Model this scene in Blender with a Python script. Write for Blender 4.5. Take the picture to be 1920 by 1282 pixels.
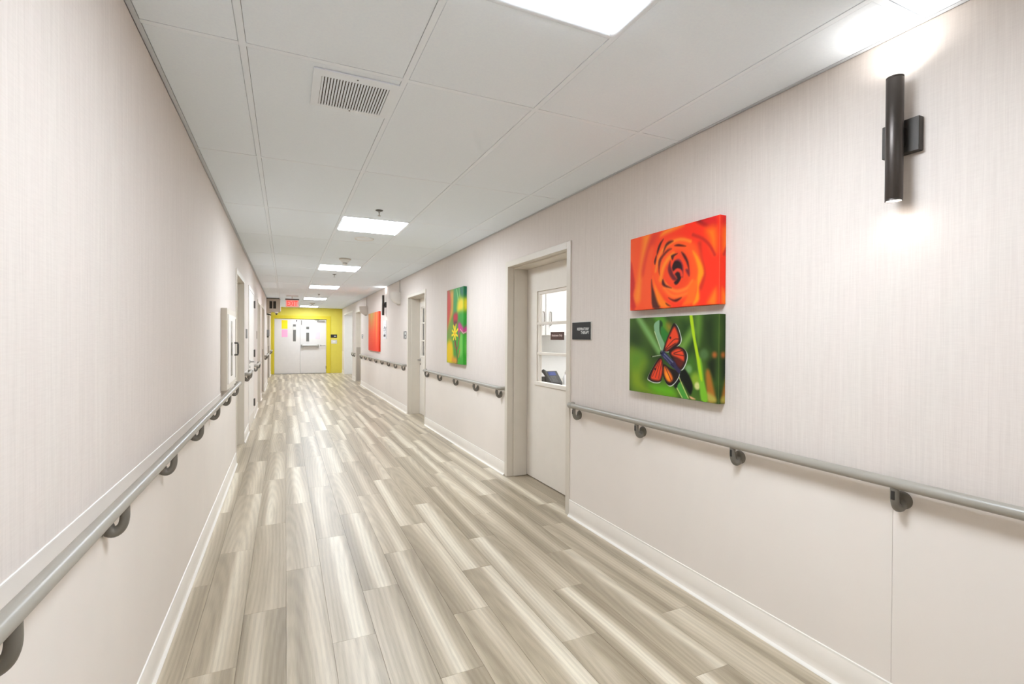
import bpy, bmesh, math, random
import numpy as np
from mathutils import Vector, Matrix

for _o in list(bpy.data.objects):
    bpy.data.objects.remove(_o, do_unlink=True)
SC = bpy.context.scene
COL = SC.collection
random.seed(7)

# ------------------------------------------------------------------ camera
EYE = 1.336
FOCAL_PX = 920.25
YAW, PITCH, ROLL = math.radians(24.805), math.radians(-0.427), math.radians(0.333)
cam_data = bpy.data.cameras.new('camera')
cam_data.sensor_fit = 'HORIZONTAL'
cam_data.sensor_width = 36.0
cam_data.lens = FOCAL_PX / 1920 * 36.0
cam_data.clip_start = 0.05
cam = bpy.data.objects.new('camera', cam_data)
COL.objects.link(cam)
fwd = Vector((math.sin(YAW) * math.cos(PITCH), math.cos(YAW) * math.cos(PITCH), math.sin(PITCH)))
right0 = Vector((math.cos(YAW), -math.sin(YAW), 0))
up0 = right0.cross(fwd)
rt = math.cos(ROLL) * right0 + math.sin(ROLL) * up0
up = -math.sin(ROLL) * right0 + math.cos(ROLL) * up0
m3 = Matrix((rt, up, -fwd)).transposed()
cam.matrix_world = Matrix.Translation((0, 0, EYE)) @ m3.to_4x4()
SC.camera = cam

# ------------------------------------------------------------------ world, exposure
world = bpy.data.worlds.new('world')
SC.world = world
world.use_nodes = True
world.node_tree.nodes['Background'].inputs[0].default_value = (0.8, 0.85, 0.9, 1)
world.node_tree.nodes['Background'].inputs[1].default_value = 0.05
SC.view_settings.view_transform = 'Standard'
SC.view_settings.look = 'None'
SC.view_settings.gamma = 1.0
SC.view_settings.use_curve_mapping = False
SC.view_settings.exposure = 0.1
PANEL_GLOW = 39.0          # radiance of the ceiling light diffusers
SCONCE_WATTS = (0.4, 2.6)     # down, up
ROOM_GLOW = 30.0

# ------------------------------------------------------------------ the corridor's main measures
XL, XR, ZC = -0.471, 1.955, 2.41
Y_BACK, Y_END = -4.5, 19.5
WALL_T = 0.25
RAIL_Z_RIGHT, RAIL_Z_LEFT = 0.846, 0.862
RAIL_OFF = 0.052
WAINSCOT_TOP_RIGHT, WAINSCOT_TOP_LEFT = 0.818, 0.88

# ------------------------------------------------------------------ materials
def lin(c):
    return tuple((v / 255 / 12.92) if v / 255 <= 0.04045 else ((v / 255 + 0.055) / 1.055) ** 2.4 for v in c)

class NT:
    def __init__(self, m):
        m.use_nodes = True
        self.t = m.node_tree
        self.b = self.t.nodes['Principled BSDF']
    def n(self, kind, **kw):
        nd = self.t.nodes.new(kind)
        for k, v in kw.items():
            if k.startswith('i_'):
                nd.inputs[k[2:].replace('_', ' ')].default_value = v
            else:
                setattr(nd, k, v)
        return nd
    def l(self, a, b):
        self.t.links.new(a, b)

def mat(name, c, rough=0.5, metal=0.0, spec=0.5, noise=0.0, nscale=(8, 8, 8), bump=0.0):
    m = bpy.data.materials.new(name)
    N = NT(m)
    col = lin(c)
    N.b.inputs['Base Color'].default_value = (*col, 1)
    N.b.inputs['Roughness'].default_value = rough
    N.b.inputs['Metallic'].default_value = metal
    N.b.inputs['Specular IOR Level'].default_value = spec
    tc = N.n('ShaderNodeTexCoord')
    mp = N.n('ShaderNodeMapping')
    mp.inputs['Scale'].default_value = nscale
    N.l(tc.outputs['Object'], mp.inputs['Vector'])
    nz = N.n('ShaderNodeTexNoise', i_Scale=1.0, i_Detail=3.0)
    N.l(mp.outputs[0], nz.inputs['Vector'])
    a = max(noise, 0.015)
    rp = N.n('ShaderNodeValToRGB')
    rp.color_ramp.elements[0].position = 0.3
    rp.color_ramp.elements[1].position = 0.7
    rp.color_ramp.elements[0].color = (*[v * (1 - a) for v in col], 1)
    rp.color_ramp.elements[1].color = (*[min(1, v * (1 + a)) for v in col], 1)
    N.l(nz.outputs['Fac'], rp.inputs[0])
    N.l(rp.outputs[0], N.b.inputs['Base Color'])
    if bump:
        bp = N.n('ShaderNodeBump', i_Strength=bump, i_Distance=0.002)
        N.l(nz.outputs['Fac'], bp.inputs['Height'])
        N.l(bp.outputs[0], N.b.inputs['Normal'])
    return m

def glow(name, c, strength):
    m = bpy.data.materials.new(name)
    N = NT(m)
    N.b.inputs['Base Color'].default_value = (*lin(c), 1)
    N.b.inputs['Emission Color'].default_value = (*lin(c), 1)
    N.b.inputs['Emission Strength'].default_value = strength
    return m

def wallpaper(name, c):
    m = bpy.data.materials.new(name)
    N = NT(m)
    col = lin(c)
    N.b.inputs['Roughness'].default_value = 0.72
    N.b.inputs['Specular IOR Level'].default_value = 0.25
    geo = N.n('ShaderNodeNewGeometry')
    def layer(sc, det):
        mp = N.n('ShaderNodeMapping')
        mp.inputs['Scale'].default_value = sc
        N.l(geo.outputs['Position'], mp.inputs['Vector'])
        nz = N.n('ShaderNodeTexNoise', i_Scale=1.0, i_Detail=det)
        N.l(mp.outputs[0], nz.inputs['Vector'])
        return nz.outputs['Fac']
    a = layer((95, 95, 2.2), 2.0)       # broad vertical threads
    b = layer((330, 330, 9), 1.0)       # fine vertical threads
    d = layer((26, 26, 300), 1.0)       # cross weave
    def mth(op, x, y):
        q = N.n('ShaderNodeMath', operation=op)
        for i, v in enumerate((x, y)):
            if isinstance(v, (int, float)):
                q.inputs[i].default_value = v
            else:
                N.l(v, q.inputs[i])
        return q.outputs[0]
    s = mth('ADD', mth('ADD', mth('MULTIPLY', a, 0.4), mth('MULTIPLY', b, 0.35)), mth('MULTIPLY', d, 0.25))
    rp = N.n('ShaderNodeValToRGB')
    rp.color_ramp.elements[0].position = 0.36
    rp.color_ramp.elements[1].position = 0.62
    rp.color_ramp.elements[0].color = (col[0] * 0.945, col[1] * 0.935, col[2] * 0.93, 1)
    rp.color_ramp.elements[1].color = (*[min(1, v * 1.03) for v in col], 1)
    N.l(s, rp.inputs[0])
    N.l(rp.outputs[0], N.b.inputs['Base Color'])
    bp = N.n('ShaderNodeBump', i_Strength=0.18, i_Distance=0.001)
    N.l(s, bp.inputs['Height'])
    N.l(bp.outputs[0], N.b.inputs['Normal'])
    return m

def plank_wood(name):
    m = bpy.data.materials.new(name)
    N = NT(m)
    N.b.inputs['Specular IOR Level'].default_value = 0.5
    tc = N.n('ShaderNodeTexCoord')
    oi = N.n('ShaderNodeObjectInfo')
    off = N.n('ShaderNodeMath', operation='MULTIPLY')
    off.inputs[1].default_value = 173.0
    N.l(oi.outputs['Random'], off.inputs[0])
    cmb = N.n('ShaderNodeCombineXYZ')
    N.l(off.outputs[0], cmb.inputs[0]); N.l(off.outputs[0], cmb.inputs[1]); N.l(off.outputs[0], cmb.inputs[2])
    add = N.n('ShaderNodeVectorMath', operation='ADD')
    N.l(tc.outputs['Object'], add.inputs[0]); N.l(cmb.outputs[0], add.inputs[1])
    def layer(sc, det, dist=0.0):
        mp = N.n('ShaderNodeMapping')
        mp.inputs['Scale'].default_value = sc
        N.l(add.outputs[0], mp.inputs['Vector'])
        nz = N.n('ShaderNodeTexNoise', i_Scale=1.0, i_Detail=det, i_Distortion=dist)
        N.l(mp.outputs[0], nz.inputs['Vector'])
        return nz.outputs['Fac']
    broad = layer((11, 0.25, 1), 1.0, 0.2)
    mid = layer((34, 1.3, 1), 3.0, 0.9)
    fine = layer((340, 9, 1), 3.0, 0.8)
    ctr = N.n('ShaderNodeMapRange')      # heart of the cathedral grain, different in each plank
    ctr.inputs['To Min'].default_value = -0.12; ctr.inputs['To Max'].default_value = 0.12
    N.l(oi.outputs['Random'], ctr.inputs[0])
    wob = N.n('ShaderNodeMath', operation='FRACT')
    N.l(off.outputs[0], wob.inputs[0])
    cc = N.n('ShaderNodeCombineXYZ')
    N.l(ctr.outputs[0], cc.inputs[0]); N.l(wob.outputs[0], cc.inputs[1])
    ad2 = N.n('ShaderNodeVectorMath', operation='ADD')
    N.l(tc.outputs['Object'], ad2.inputs[0]); N.l(cc.outputs[0], ad2.inputs[1])
    mp = N.n('ShaderNodeMapping')
    mp.inputs['Scale'].default_value = (10, 0.75, 1)
    N.l(ad2.outputs[0], mp.inputs['Vector'])
    wv = N.n('ShaderNodeTexWave', wave_type='RINGS', rings_direction='Z', i_Scale=1.6, i_Distortion=3.0, i_Detail=3.0)
    wv.inputs['Detail Scale'].default_value = 0.8
    N.l(mp.outputs[0], wv.inputs['Vector'])
    def mth(op, x, y):
        q = N.n('ShaderNodeMath', operation=op)
        for i, v in enumerate((x, y)):
            if isinstance(v, (int, float)):
                q.inputs[i].default_value = v
            else:
                N.l(v, q.inputs[i])
        return q.outputs[0]
    r1 = N.n('ShaderNodeValToRGB')       # broad tone: brown body to pale sapwood streak
    e = r1.color_ramp.elements
    e[0].position = 0.36; e[0].color = (*lin((157, 143, 121)), 1)
    e[1].position = 0.73; e[1].color = (*lin((226, 216, 196)), 1)
    k = e.new(0.52); k.color = (*lin((183, 169, 146)), 1)
    k = e.new(0.61); k.color = (*lin((203, 190, 168)), 1)
    sx = N.n('ShaderNodeSeparateXYZ'); N.l(tc.outputs['Object'], sx.inputs[0])
    wander = layer((0.5, 1.1, 1), 1.0)
    pos = mth('ADD', mth('MULTIPLY', wob.outputs[0], 0.11), mth('MULTIPLY', wander, 0.05))
    dist = N.n('ShaderNodeMath', operation='ABSOLUTE')
    N.l(mth('ADD', mth('SUBTRACT', sx.outputs[0], pos), 0.08), dist.inputs[0])
    st = N.n('ShaderNodeMapRange', interpolation_type='SMOOTHSTEP')
    st.inputs['From Min'].default_value = 0.0; st.inputs['From Max'].default_value = 0.075
    st.inputs['To Min'].default_value = 1.0; st.inputs['To Max'].default_value = 0.0
    N.l(dist.outputs[0], st.inputs[0])
    N.l(mth('ADD', mth('MULTIPLY', broad, 0.62), mth('ADD', mth('MULTIPLY', st.outputs[0], 0.19), 0.145)), r1.inputs[0])
    grain = mth('ADD', mth('MULTIPLY', mid, 0.42), mth('ADD', mth('MULTIPLY', fine, 0.44), mth('MULTIPLY', wv.outputs['Fac'], 0.14)))
    r2 = N.n('ShaderNodeValToRGB')
    r2.color_ramp.elements[0].position = 0.33; r2.color_ramp.elements[0].color = (0.80, 0.785, 0.765, 1)
    r2.color_ramp.elements[1].position = 0.62; r2.color_ramp.elements[1].color = (1.05, 1.05, 1.05, 1)
    N.l(grain, r2.inputs[0])
    mx = N.n('ShaderNodeMix', data_type='RGBA', blend_type='MULTIPLY')
    mx.inputs[0].default_value = 1.0
    N.l(r1.outputs[0], mx.inputs[6]); N.l(r2.outputs[0], mx.inputs[7])
    tone = N.n('ShaderNodeMapRange')
    tone.inputs['To Min'].default_value = 0.97; tone.inputs['To Max'].default_value = 1.04
    N.l(oi.outputs['Random'], tone.inputs[0])
    sc2 = N.n('ShaderNodeVectorMath', operation='SCALE')
    N.l(mx.outputs[2], sc2.inputs[0]); N.l(tone.outputs[0], sc2.inputs['Scale'])
    N.l(sc2.outputs[0], N.b.inputs['Base Color'])
    rr = N.n('ShaderNodeMapRange')
    rr.inputs['To Min'].default_value = 0.30; rr.inputs['To Max'].default_value = 0.46
    N.l(fine, rr.inputs[0]); N.l(rr.outputs[0], N.b.inputs['Roughness'])
    bp = N.n('ShaderNodeBump', i_Strength=0.12, i_Distance=0.0006)
    N.l(grain, bp.inputs['Height']); N.l(bp.outputs[0], N.b.inputs['Normal'])
    return m

def clear_glass(name, tint=(1, 1, 1), gloss=0.06):
    m = bpy.data.materials.new(name)
    m.use_nodes = True
    t = m.node_tree
    out = [n for n in t.nodes if n.type == 'OUTPUT_MATERIAL'][0]
    t.nodes.remove(t.nodes['Principled BSDF'])
    tr = t.nodes.new('ShaderNodeBsdfTransparent'); tr.inputs[0].default_value = (*tint, 1)
    gl = t.nodes.new('ShaderNodeBsdfGlossy'); gl.inputs['Roughness'].default_value = 0.03
    mx = t.nodes.new('ShaderNodeMixShader'); mx.inputs[0].default_value = gloss
    t.links.new(tr.outputs[0], mx.inputs[1]); t.links.new(gl.outputs[0], mx.inputs[2])
    t.links.new(mx.outputs[0], out.inputs[0])
    return m

def print_paper(name, rough=0.6):
    m = bpy.data.materials.new(name)
    N = NT(m)
    at = N.n('ShaderNodeAttribute', attribute_name='print')
    N.l(at.outputs['Color'], N.b.inputs['Base Color'])
    N.b.inputs['Roughness'].default_value = rough
    N.b.inputs['Specular IOR Level'].default_value = 0.2
    return m

M = dict(
    paper=wallpaper('woven_wallpaper', (224, 214, 206)),
    wainscot=mat('wall_protection_sheet', (236, 227, 218), 0.55, spec=0.3, noise=0.02, nscale=(2, 2, 2)),
    base=mat('vinyl_cove_base', (238, 230, 219), 0.45, spec=0.35),
    base_bead=mat('vinyl_base_bead', (246, 241, 233), 0.45),
    cap=mat('wainscot_cap', (240, 234, 226), 0.5),
    tile=mat('ceiling_tile_white', (241, 248, 255), 0.85, spec=0.1, noise=0.012, nscale=(120, 120, 120), bump=0.1),
    grid=mat('ceiling_grid_white', (242, 248, 255), 0.5, spec=0.3),
    edge=mat('ceiling_wall_angle', (206, 210, 215), 0.5),
    plenum=mat('ceiling_void', (120, 120, 120), 0.9),
    frame=mat('door_frame_paint', (217, 208, 194), 0.42, spec=0.4),
    leaf=mat('door_leaf_paint', (232, 224, 213), 0.42, spec=0.4),
    leaf_white=mat('door_leaf_white', (236, 230, 223), 0.45, spec=0.35),
    guard=mat('jamb_guard_vinyl', (181, 170, 156), 0.55),
    rail=mat('handrail_taupe', (160, 154, 143), 0.33, spec=0.5),
    bracket=mat('handrail_bracket_taupe', (116, 110, 100), 0.4, spec=0.5),
    slot=mat('bracket_slot_dark', (42, 38, 34), 0.6),
    yellow=mat('end_wall_yellow', (224, 209, 88), 0.5, spec=0.3),
    yellow_trim=mat('door_trim_yellow', (218, 197, 46), 0.42, spec=0.4),
    bronze=mat('sconce_bronze', (78, 72, 68), 0.36, metal=0.75),
    bronze_plate=mat('sconce_plate_bronze', (72, 68, 64), 0.5, metal=0.6, noise=0.08, nscale=(300, 300, 300)),
    white=mat('white_plastic', (234, 233, 230), 0.45),
    white_metal=mat('white_enamel', (240, 246, 252), 0.4),
    black=mat('sign_black', (40, 39, 38), 0.5, spec=0.3),
    brown=mat('sign_brown', (78, 50, 44), 0.5),
    letter=mat('sign_lettering', (238, 238, 234), 0.6),
    letter_pink=mat('sign_lettering_pink', (240, 218, 212), 0.6),
    signback=mat('sign_backing', (214, 210, 202), 0.5),
    gray_sign=mat('sign_grey', (128, 126, 122), 0.5),
    steel=mat('brushed_steel', (176, 172, 166), 0.35, metal=0.9),
    steel_dark=mat('dark_steel', (86, 82, 76), 0.4, metal=0.6),
    hinge=mat('hinge_steel', (104, 100, 94), 0.45, metal=0.5),
    beige=mat('beige_plastic', (214, 206, 196), 0.5),
    beige_dark=mat('beige_enamel', (172, 158, 140), 0.5),
    dark=mat('dark_void', (48, 42, 34), 0.7),
    opaque_grey_glass=mat('opaque_grey_glass', (110, 107, 102), 0.12, spec=0.6),  # opaque grey: dark room and reflected reveal put into the pane colour
    glass=clear_glass('clear_glass', (0.97, 0.98, 0.98), 0.05),
    room=mat('room_white', (236, 235, 232), 0.7),
    laminate=mat('cabinet_laminate', (232, 230, 226), 0.45),
    counter=mat('counter_laminate', (226, 220, 210), 0.35),
    chrome=mat('chrome_pull', (150, 145, 138), 0.25, metal=0.9),
    phone=mat('phone_charcoal', (46, 47, 46), 0.42),
    phone_key=mat('phone_keys', (96, 96, 94), 0.5),
    screen=mat('phone_screen', (70, 84, 140), 0.25),
    bottle=mat('bottle_white', (236, 236, 236), 0.3),
    blue=mat('blue_wrap', (120, 160, 190), 0.5),
    yellow_note=mat('yellow_note', (250, 222, 20), 0.7),
    pink_note=mat('pink_note', (246, 172, 206), 0.7),
    pink_pale=mat('pale_pink_note', (240, 205, 212), 0.7),
    sheet=mat('white_note', (232, 230, 226), 0.7),
    wood=mat('stretcher_wood', (150, 120, 85), 0.7),
    print=print_paper('printed_canvas', 0.55),
    poster=print_paper('printed_poster', 0.4),
    plank=plank_wood('vinyl_plank_floor'),
    diffuser=glow('light_diffuser', (234, 244, 255), PANEL_GLOW),
    alcove_light=glow('alcove_light_diffuser', (250, 251, 255), 14.0),
    double_leaf=mat('double_door_paint', (222, 216, 211), 0.45, spec=0.35),
    room_light=glow('room_light_diffuser', (250, 251, 255), ROOM_GLOW),
    lens=glow('sconce_lens', (255, 248, 240), 12.0),
    exit_red=glow('exit_letters', (255, 70, 60), 1.2),
)
_m = bpy.data.materials.new('exit_panel')
_n = NT(_m)
_n.b.inputs['Base Color'].default_value = (*lin((248, 188, 182)), 1)
_n.b.inputs['Roughness'].default_value = 0.2
_n.b.inputs['Emission Color'].default_value = (*lin((250, 150, 140)), 1)
_n.b.inputs['Emission Strength'].default_value = 0.25
M['exit_panel'] = _m

# ------------------------------------------------------------------ mesh helpers (world coordinates)
WLOC = {}

class MB:
    def __init__(self):
        self.bm = bmesh.new()
    def box(self, x0, x1, y0, y1, z0, z1, bev=0.0, seg=1):
        x0, x1 = sorted((x0, x1)); y0, y1 = sorted((y0, y1)); z0, z1 = sorted((z0, z1))
        v = [self.bm.verts.new((x, y, z)) for z in (z0, z1) for y in (y0, y1) for x in (x0, x1)]
        fs = [self.bm.faces.new([v[i] for i in f]) for f in
              ((0, 2, 3, 1), (4, 5, 7, 6), (0, 1, 5, 4), (2, 6, 7, 3), (0, 4, 6, 2), (1, 3, 7, 5))]
        if bev > 0:
            es = {e for f in fs for e in f.edges}
            bmesh.ops.bevel(self.bm, geom=list(es), offset=bev, segments=seg, affect='EDGES', profile=0.5)
        return self
    def prism(self, pts, axis, a, b):
        """pts: 2D outline in the two other axes (in x,y,z order), extruded along axis from a to b"""
        def P(p, t):
            q = list(p); q.insert('xyz'.index(axis), t); return q
        A = [self.bm.verts.new(P(p, a)) for p in pts]
        B = [self.bm.verts.new(P(p, b)) for p in pts]
        n = len(pts)
        self.bm.faces.new(A); self.bm.faces.new(B[::-1])
        for i in range(n):
            j = (i + 1) % n
            self.bm.faces.new((A[j], A[i], B[i], B[j]))
        return self
    def tube(self, path, r, n=14, side=None, flat=1.0):
        path = [Vector(p) for p in path]
        R = r if isinstance(r, (list, tuple)) else [r] * len(path)
        rings = []
        ref = Vector(side) if side else None
        for i, p in enumerate(path):
            t = (path[min(i + 1, len(path) - 1)] - path[max(i - 1, 0)]).normalized()
            if ref is None:
                ref = Vector((0, 0, 1)) if abs(t.z) < 0.9 else Vector((1, 0, 0))
            u = (ref - t * ref.dot(t)).normalized()
            w = t.cross(u)
            ref = u if side is None else ref
            rings.append([self.bm.verts.new(p + (u * math.cos(k * math.tau / n) * flat + w * math.sin(k * math.tau / n)) * R[i]) for k in range(n)])
        for A, B in zip(rings, rings[1:]):
            for k in range(n):
                j = (k + 1) % n
                self.bm.faces.new((A[k], A[j], B[j], B[k]))
        self.bm.faces.new(rings[0][::-1]); self.bm.faces.new(rings[-1])
        return self
    def lathe(self, prof, c, axis='z', n=24):
        """prof: (radius, height along axis)"""
        ax = {'x': (Vector((1, 0, 0)), Vector((0, 1, 0)), Vector((0, 0, 1))),
              'y': (Vector((0, 1, 0)), Vector((0, 0, 1)), Vector((1, 0, 0))),
              'z': (Vector((0, 0, 1)), Vector((1, 0, 0)), Vector((0, 1, 0)))}[axis]
        c = Vector(c)
        rings = []
        for r, h in prof:
            rings.append([self.bm.verts.new(c + ax[0] * h + (ax[1] * math.cos(k * math.tau / n) + ax[2] * math.sin(k * math.tau / n)) * max(r, 1e-4)) for k in range(n)])
        for A, B in zip(rings, rings[1:]):
            for k in range(n):
                j = (k + 1) % n
                self.bm.faces.new((A[k], A[j], B[j], B[k]))
        self.bm.faces.new(rings[0][::-1]); self.bm.faces.new(rings[-1])
        return self
    def build(self, name, material, parent=None, origin=None, smooth=None):
        bmesh.ops.recalc_face_normals(self.bm, faces=self.bm.faces[:])
        o0 = Vector(WLOC.get(parent.name, (0, 0, 0))) if parent else Vector(origin or (0, 0, 0))
        bmesh.ops.translate(self.bm, verts=self.bm.verts[:], vec=-o0)
        me = bpy.data.meshes.new(name)
        self.bm.to_mesh(me); self.bm.free()
        me.materials.append(material)
        if smooth:
            me.polygons.foreach_set('use_smooth', [True] * len(me.polygons))
            me.set_sharp_from_angle(angle=math.radians(smooth))
        return link(name, me, parent, o0)

def link(name, me, parent, o0, loc=None):
    o = bpy.data.objects.new(name, me)
    COL.objects.link(o)
    if parent:
        o.parent = parent
        if loc is not None:
            o.location = Vector(loc) - Vector(WLOC[parent.name])
    else:
        o.location = o0 if loc is None else loc
    WLOC[o.name] = tuple(o0 if loc is None else loc)
    return o

def share(src, parent, loc, rot=None, scale=None):
    """another piece with the same mesh: name and data of src, at world position loc under parent"""
    o = src.copy()
    COL.objects.link(o)
    o.parent = parent
    o.location = Vector(loc) - (Vector(WLOC[parent.name]) if parent else Vector((0, 0, 0)))
    if rot: o.rotation_euler = rot
    if scale: o.scale = scale
    WLOC[o.name] = tuple(loc)
    return o

def tag(o, label, cat, group=None):
    o['label'] = label; o['category'] = cat
    if group: o['group'] = group
    return o

def thing(name, label, cat, loc, group=None):
    o = bpy.data.objects.new(name, None)
    o.empty_display_size = 0.05
    COL.objects.link(o)
    o.location = loc
    WLOC[o.name] = tuple(loc)
    if label: tag(o, label, cat, group)
    return o

def struct(o, label=None):
    o['kind'] = 'structure'
    if label: o['label'] = label
    return o

def struct_root(name, loc, label=None):
    return struct(thing(name, None, None, loc), label)

def copy_tree(root, loc, label=None, parent=None):
    c = root.copy(); COL.objects.link(c)
    c.location = loc; WLOC[c.name] = tuple(loc)
    if label: c['label'] = label
    for ch in root.children:
        d = ch.copy(); COL.objects.link(d); d.parent = c
        WLOC[d.name] = tuple(loc)
        for g in ch.children:
            e = g.copy(); COL.objects.link(e); e.parent = d
            WLOC[e.name] = tuple(loc)
    return c

def lettering(name, text, parent, face, box, material, align='RIGHT', lines=1, depth=0.0006):
    """text as a mesh, fitted into box=(h0,h1,z0,z1) on a vertical plane; face='x-' (right wall) with plane x, or 'y-' with plane y"""
    cu = bpy.data.curves.new(name, 'FONT')
    cu.body = text
    cu.align_x = align
    cu.size = 1.0
    cu.space_line = 0.95
    cu.extrude = 0.0
    cu.offset = 0.018
    cu.resolution_u = 2
    tmp = bpy.data.objects.new(name + '_tmp', cu)
    COL.objects.link(tmp)
    dg = bpy.context.evaluated_depsgraph_get()
    me = bpy.data.meshes.new_from_object(tmp.evaluated_get(dg))
    bpy.data.objects.remove(tmp, do_unlink=True)
    kind, plane = face
    co = np.empty(len(me.vertices) * 3); me.vertices.foreach_get('co', co); co = co.reshape(-1, 3)
    mn, mx = co.min(0), co.max(0)
    u = (co[:, 0] - mn[0]) / (mx[0] - mn[0]); v = (co[:, 1] - mn[1]) / (mx[1] - mn[1])
    h = box[0] + u * (box[1] - box[0]); z = box[2] + v * (box[3] - box[2])
    o0 = np.array(WLOC[parent.name])
    w = np.stack([np.full_like(h, plane), h, z], 1) if kind == 'x-' else np.stack([h, np.full_like(h, plane), z], 1)
    me.vertices.foreach_set('co', (w - o0).ravel()); me.update()
    me.name = name
    me.materials.clear(); me.materials.append(material)
    return link(name, me, parent, o0)

# ================================================================== THE SETTING
# openings: (y0, y1, ztop) clear size inside the jambs
R_OPEN = [(3.225, 4.315, 2.02), (7.43, 8.55, 2.03), (14.47, 15.50, 2.08), (16.35, 18.75, 2.14)]
L_OPEN = [(5.93, 6.93, 2.00), (7.84, 8.96, 2.01), (10.36, 11.36, 1.98), (12.02, 13.32, 1.99), (15.85, 17.95, 2.02)]
J = 0.02      # jamb thickness

def wall_mesh(x0, x1, opens):
    b = MB()
    y = Y_BACK
    for (a, c, zt) in opens:
        b.box(x0, x1, y, a - J, 0, ZC + 0.05)
        b.box(x0, x1, a - J, c + J, zt + J, ZC + 0.05)
        y = c + J
    b.box(x0, x1, y, Y_END + 0.2, 0, ZC + 0.05)
    return b

wall_right = struct(wall_mesh(XR, XR + WALL_T, R_OPEN).build('wall_right', M['paper']), 'beige woven wallpaper wall with canvas prints')
wall_left = struct(wall_mesh(XL - WALL_T, XL, L_OPEN).build('wall_left', M['paper']), 'beige woven wallpaper wall with extinguisher cabinet')
struct(MB().box(XL - WALL_T, XR + WALL_T, Y_BACK - 0.2, Y_BACK, 0, ZC + 0.05).build('wall_back', M['paper']), 'plain beige wall closing the corridor opposite the yellow wall')

# end wall, yellow, with the double door opening
EX0, EX1, EZ = -0.355, 1.395, 2.0
b = MB()
b.box(XL - WALL_T, EX0 - J, Y_END, Y_END + 0.2, 0, ZC + 0.05)
b.box(EX1 + J, XR + WALL_T, Y_END, Y_END + 0.2, 0, ZC + 0.05)
b.box(EX0 - J, EX1 + J, Y_END, Y_END + 0.2, EZ + J, ZC + 0.05)
struct(b.build('wall_end', M['yellow']), 'bright yellow painted wall around the double door')

# lower wall protection sheets (with a pale cap strip) between the door casings
CW = 0.055
def spans(opens, lo, hi, pad):
    out, y = [], lo
    for (a, c, zt) in opens:
        out.append((y, a - pad)); y = c + pad
    out.append((y, hi))
    return out

def wainscot(wall, xw, s, opens, seams, WAINSCOT_TOP):
    for (a, c) in spans(opens, Y_BACK, Y_END, CW):
        if c - a < 0.06: continue
        cuts = [a] + [q for q in seams if a + 0.1 < q < c - 0.1] + [c]
        for p, q in zip(cuts, cuts[1:]):
            sh = MB().box(xw, xw + s * 0.003, p + 0.0004, q - 0.0004, 0.0, WAINSCOT_TOP, 0.0006).build('wainscot_sheet', M['wainscot'], wall)
        MB().box(xw, xw + s * 0.0045, a, c, WAINSCOT_TOP - 0.003, WAINSCOT_TOP + 0.004, 0.0015).build('cap_strip', M['cap'], wall)

wainscot(wall_right, XR, -1, R_OPEN, [-1.4, 1.005], WAINSCOT_TOP_RIGHT)
wainscot(wall_left, XL, 1, L_OPEN, [-1.2, 3.68], WAINSCOT_TOP_LEFT)

# cove base
def baseboard(name, xw, s, opens, label):
    root = struct_root(name, (xw, 0, 0), label)
    prof = [(0.002, 0.0), (0.019, 0.0), (0.0185, 0.006), (0.013, 0.013), (0.0095, 0.024), (0.008, 0.040), (0.0075, 0.112), (0.0035, 0.117), (0.002, 0.117)]
    bead = [(0.002, 0.1175), (0.0045, 0.1175), (0.0072, 0.1135), (0.0078, 0.1215), (0.002, 0.1235)]
    toe = [(0.017, 0.0), (0.0235, 0.0), (0.023, 0.0035), (0.0188, 0.0075), (0.014, 0.0135), (0.012, 0.012)]
    for (a, c) in spans(opens, Y_BACK, Y_END, CW):
        if c - a < 0.06: continue
        for nm, pf, mt in (('base_strip', prof, 'base'), ('base_bead', bead, 'base_bead'), ('base_toe', toe, 'base_bead')):
            MB().prism([(xw + s * p[0], p[1]) for p in pf], 'y', a, c).build(nm, M[mt], root, smooth=40)
    return root

baseboard('baseboard_right', XR, -1, R_OPEN, 'beige vinyl cove base under the canvas print wall')
baseboard('baseboard_left', XL, 1, L_OPEN, 'beige vinyl cove base under the cabinet wall')
eb = struct_root('baseboard_end', (1.7, Y_END, 0), 'yellow base beside the double door')
MB().box(EX1 + 0.15, XR, Y_END - 0.008, Y_END, 0, 0.11, 0.003).build('base_strip', M['yellow'], eb)

# floor: a slab and the vinyl planks, laid in thirds
floor = struct(MB().box(XL - WALL_T, XR + WALL_T + 2.0, Y_BACK - 0.2, Y_END + 0.6, -0.12, -0.004).build('floor', M['plank']), 'grey brown vinyl wood plank floor')
PW, PL = 0.1835, 1.2165
proto = MB().box(-PW / 2 + 0.0004, PW / 2 - 0.0004, -PL / 2 + 0.0004, PL / 2 - 0.0004, -0.004, 0.0, 0.0005).build('plank', M['plank'], floor)
first = True
col_edges = [-0.36 + PW * (i - 2) for i in range(16)]
phase = [2.26, 2.665, 3.07]
for i in range(15):
    xc = col_edges[i] + PW / 2
    ph = phase[(i + 1) % 3]
    k0 = math.floor((0.7 - ph) / PL)
    y = ph + k0 * PL
    while y < Y_END:
        loc = (xc, y + PL / 2, 0.0)
        if first:
            proto.location = loc; WLOC[proto.name] = loc; first = False
        else:
            share(proto, floor, loc)
        y += PL

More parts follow.
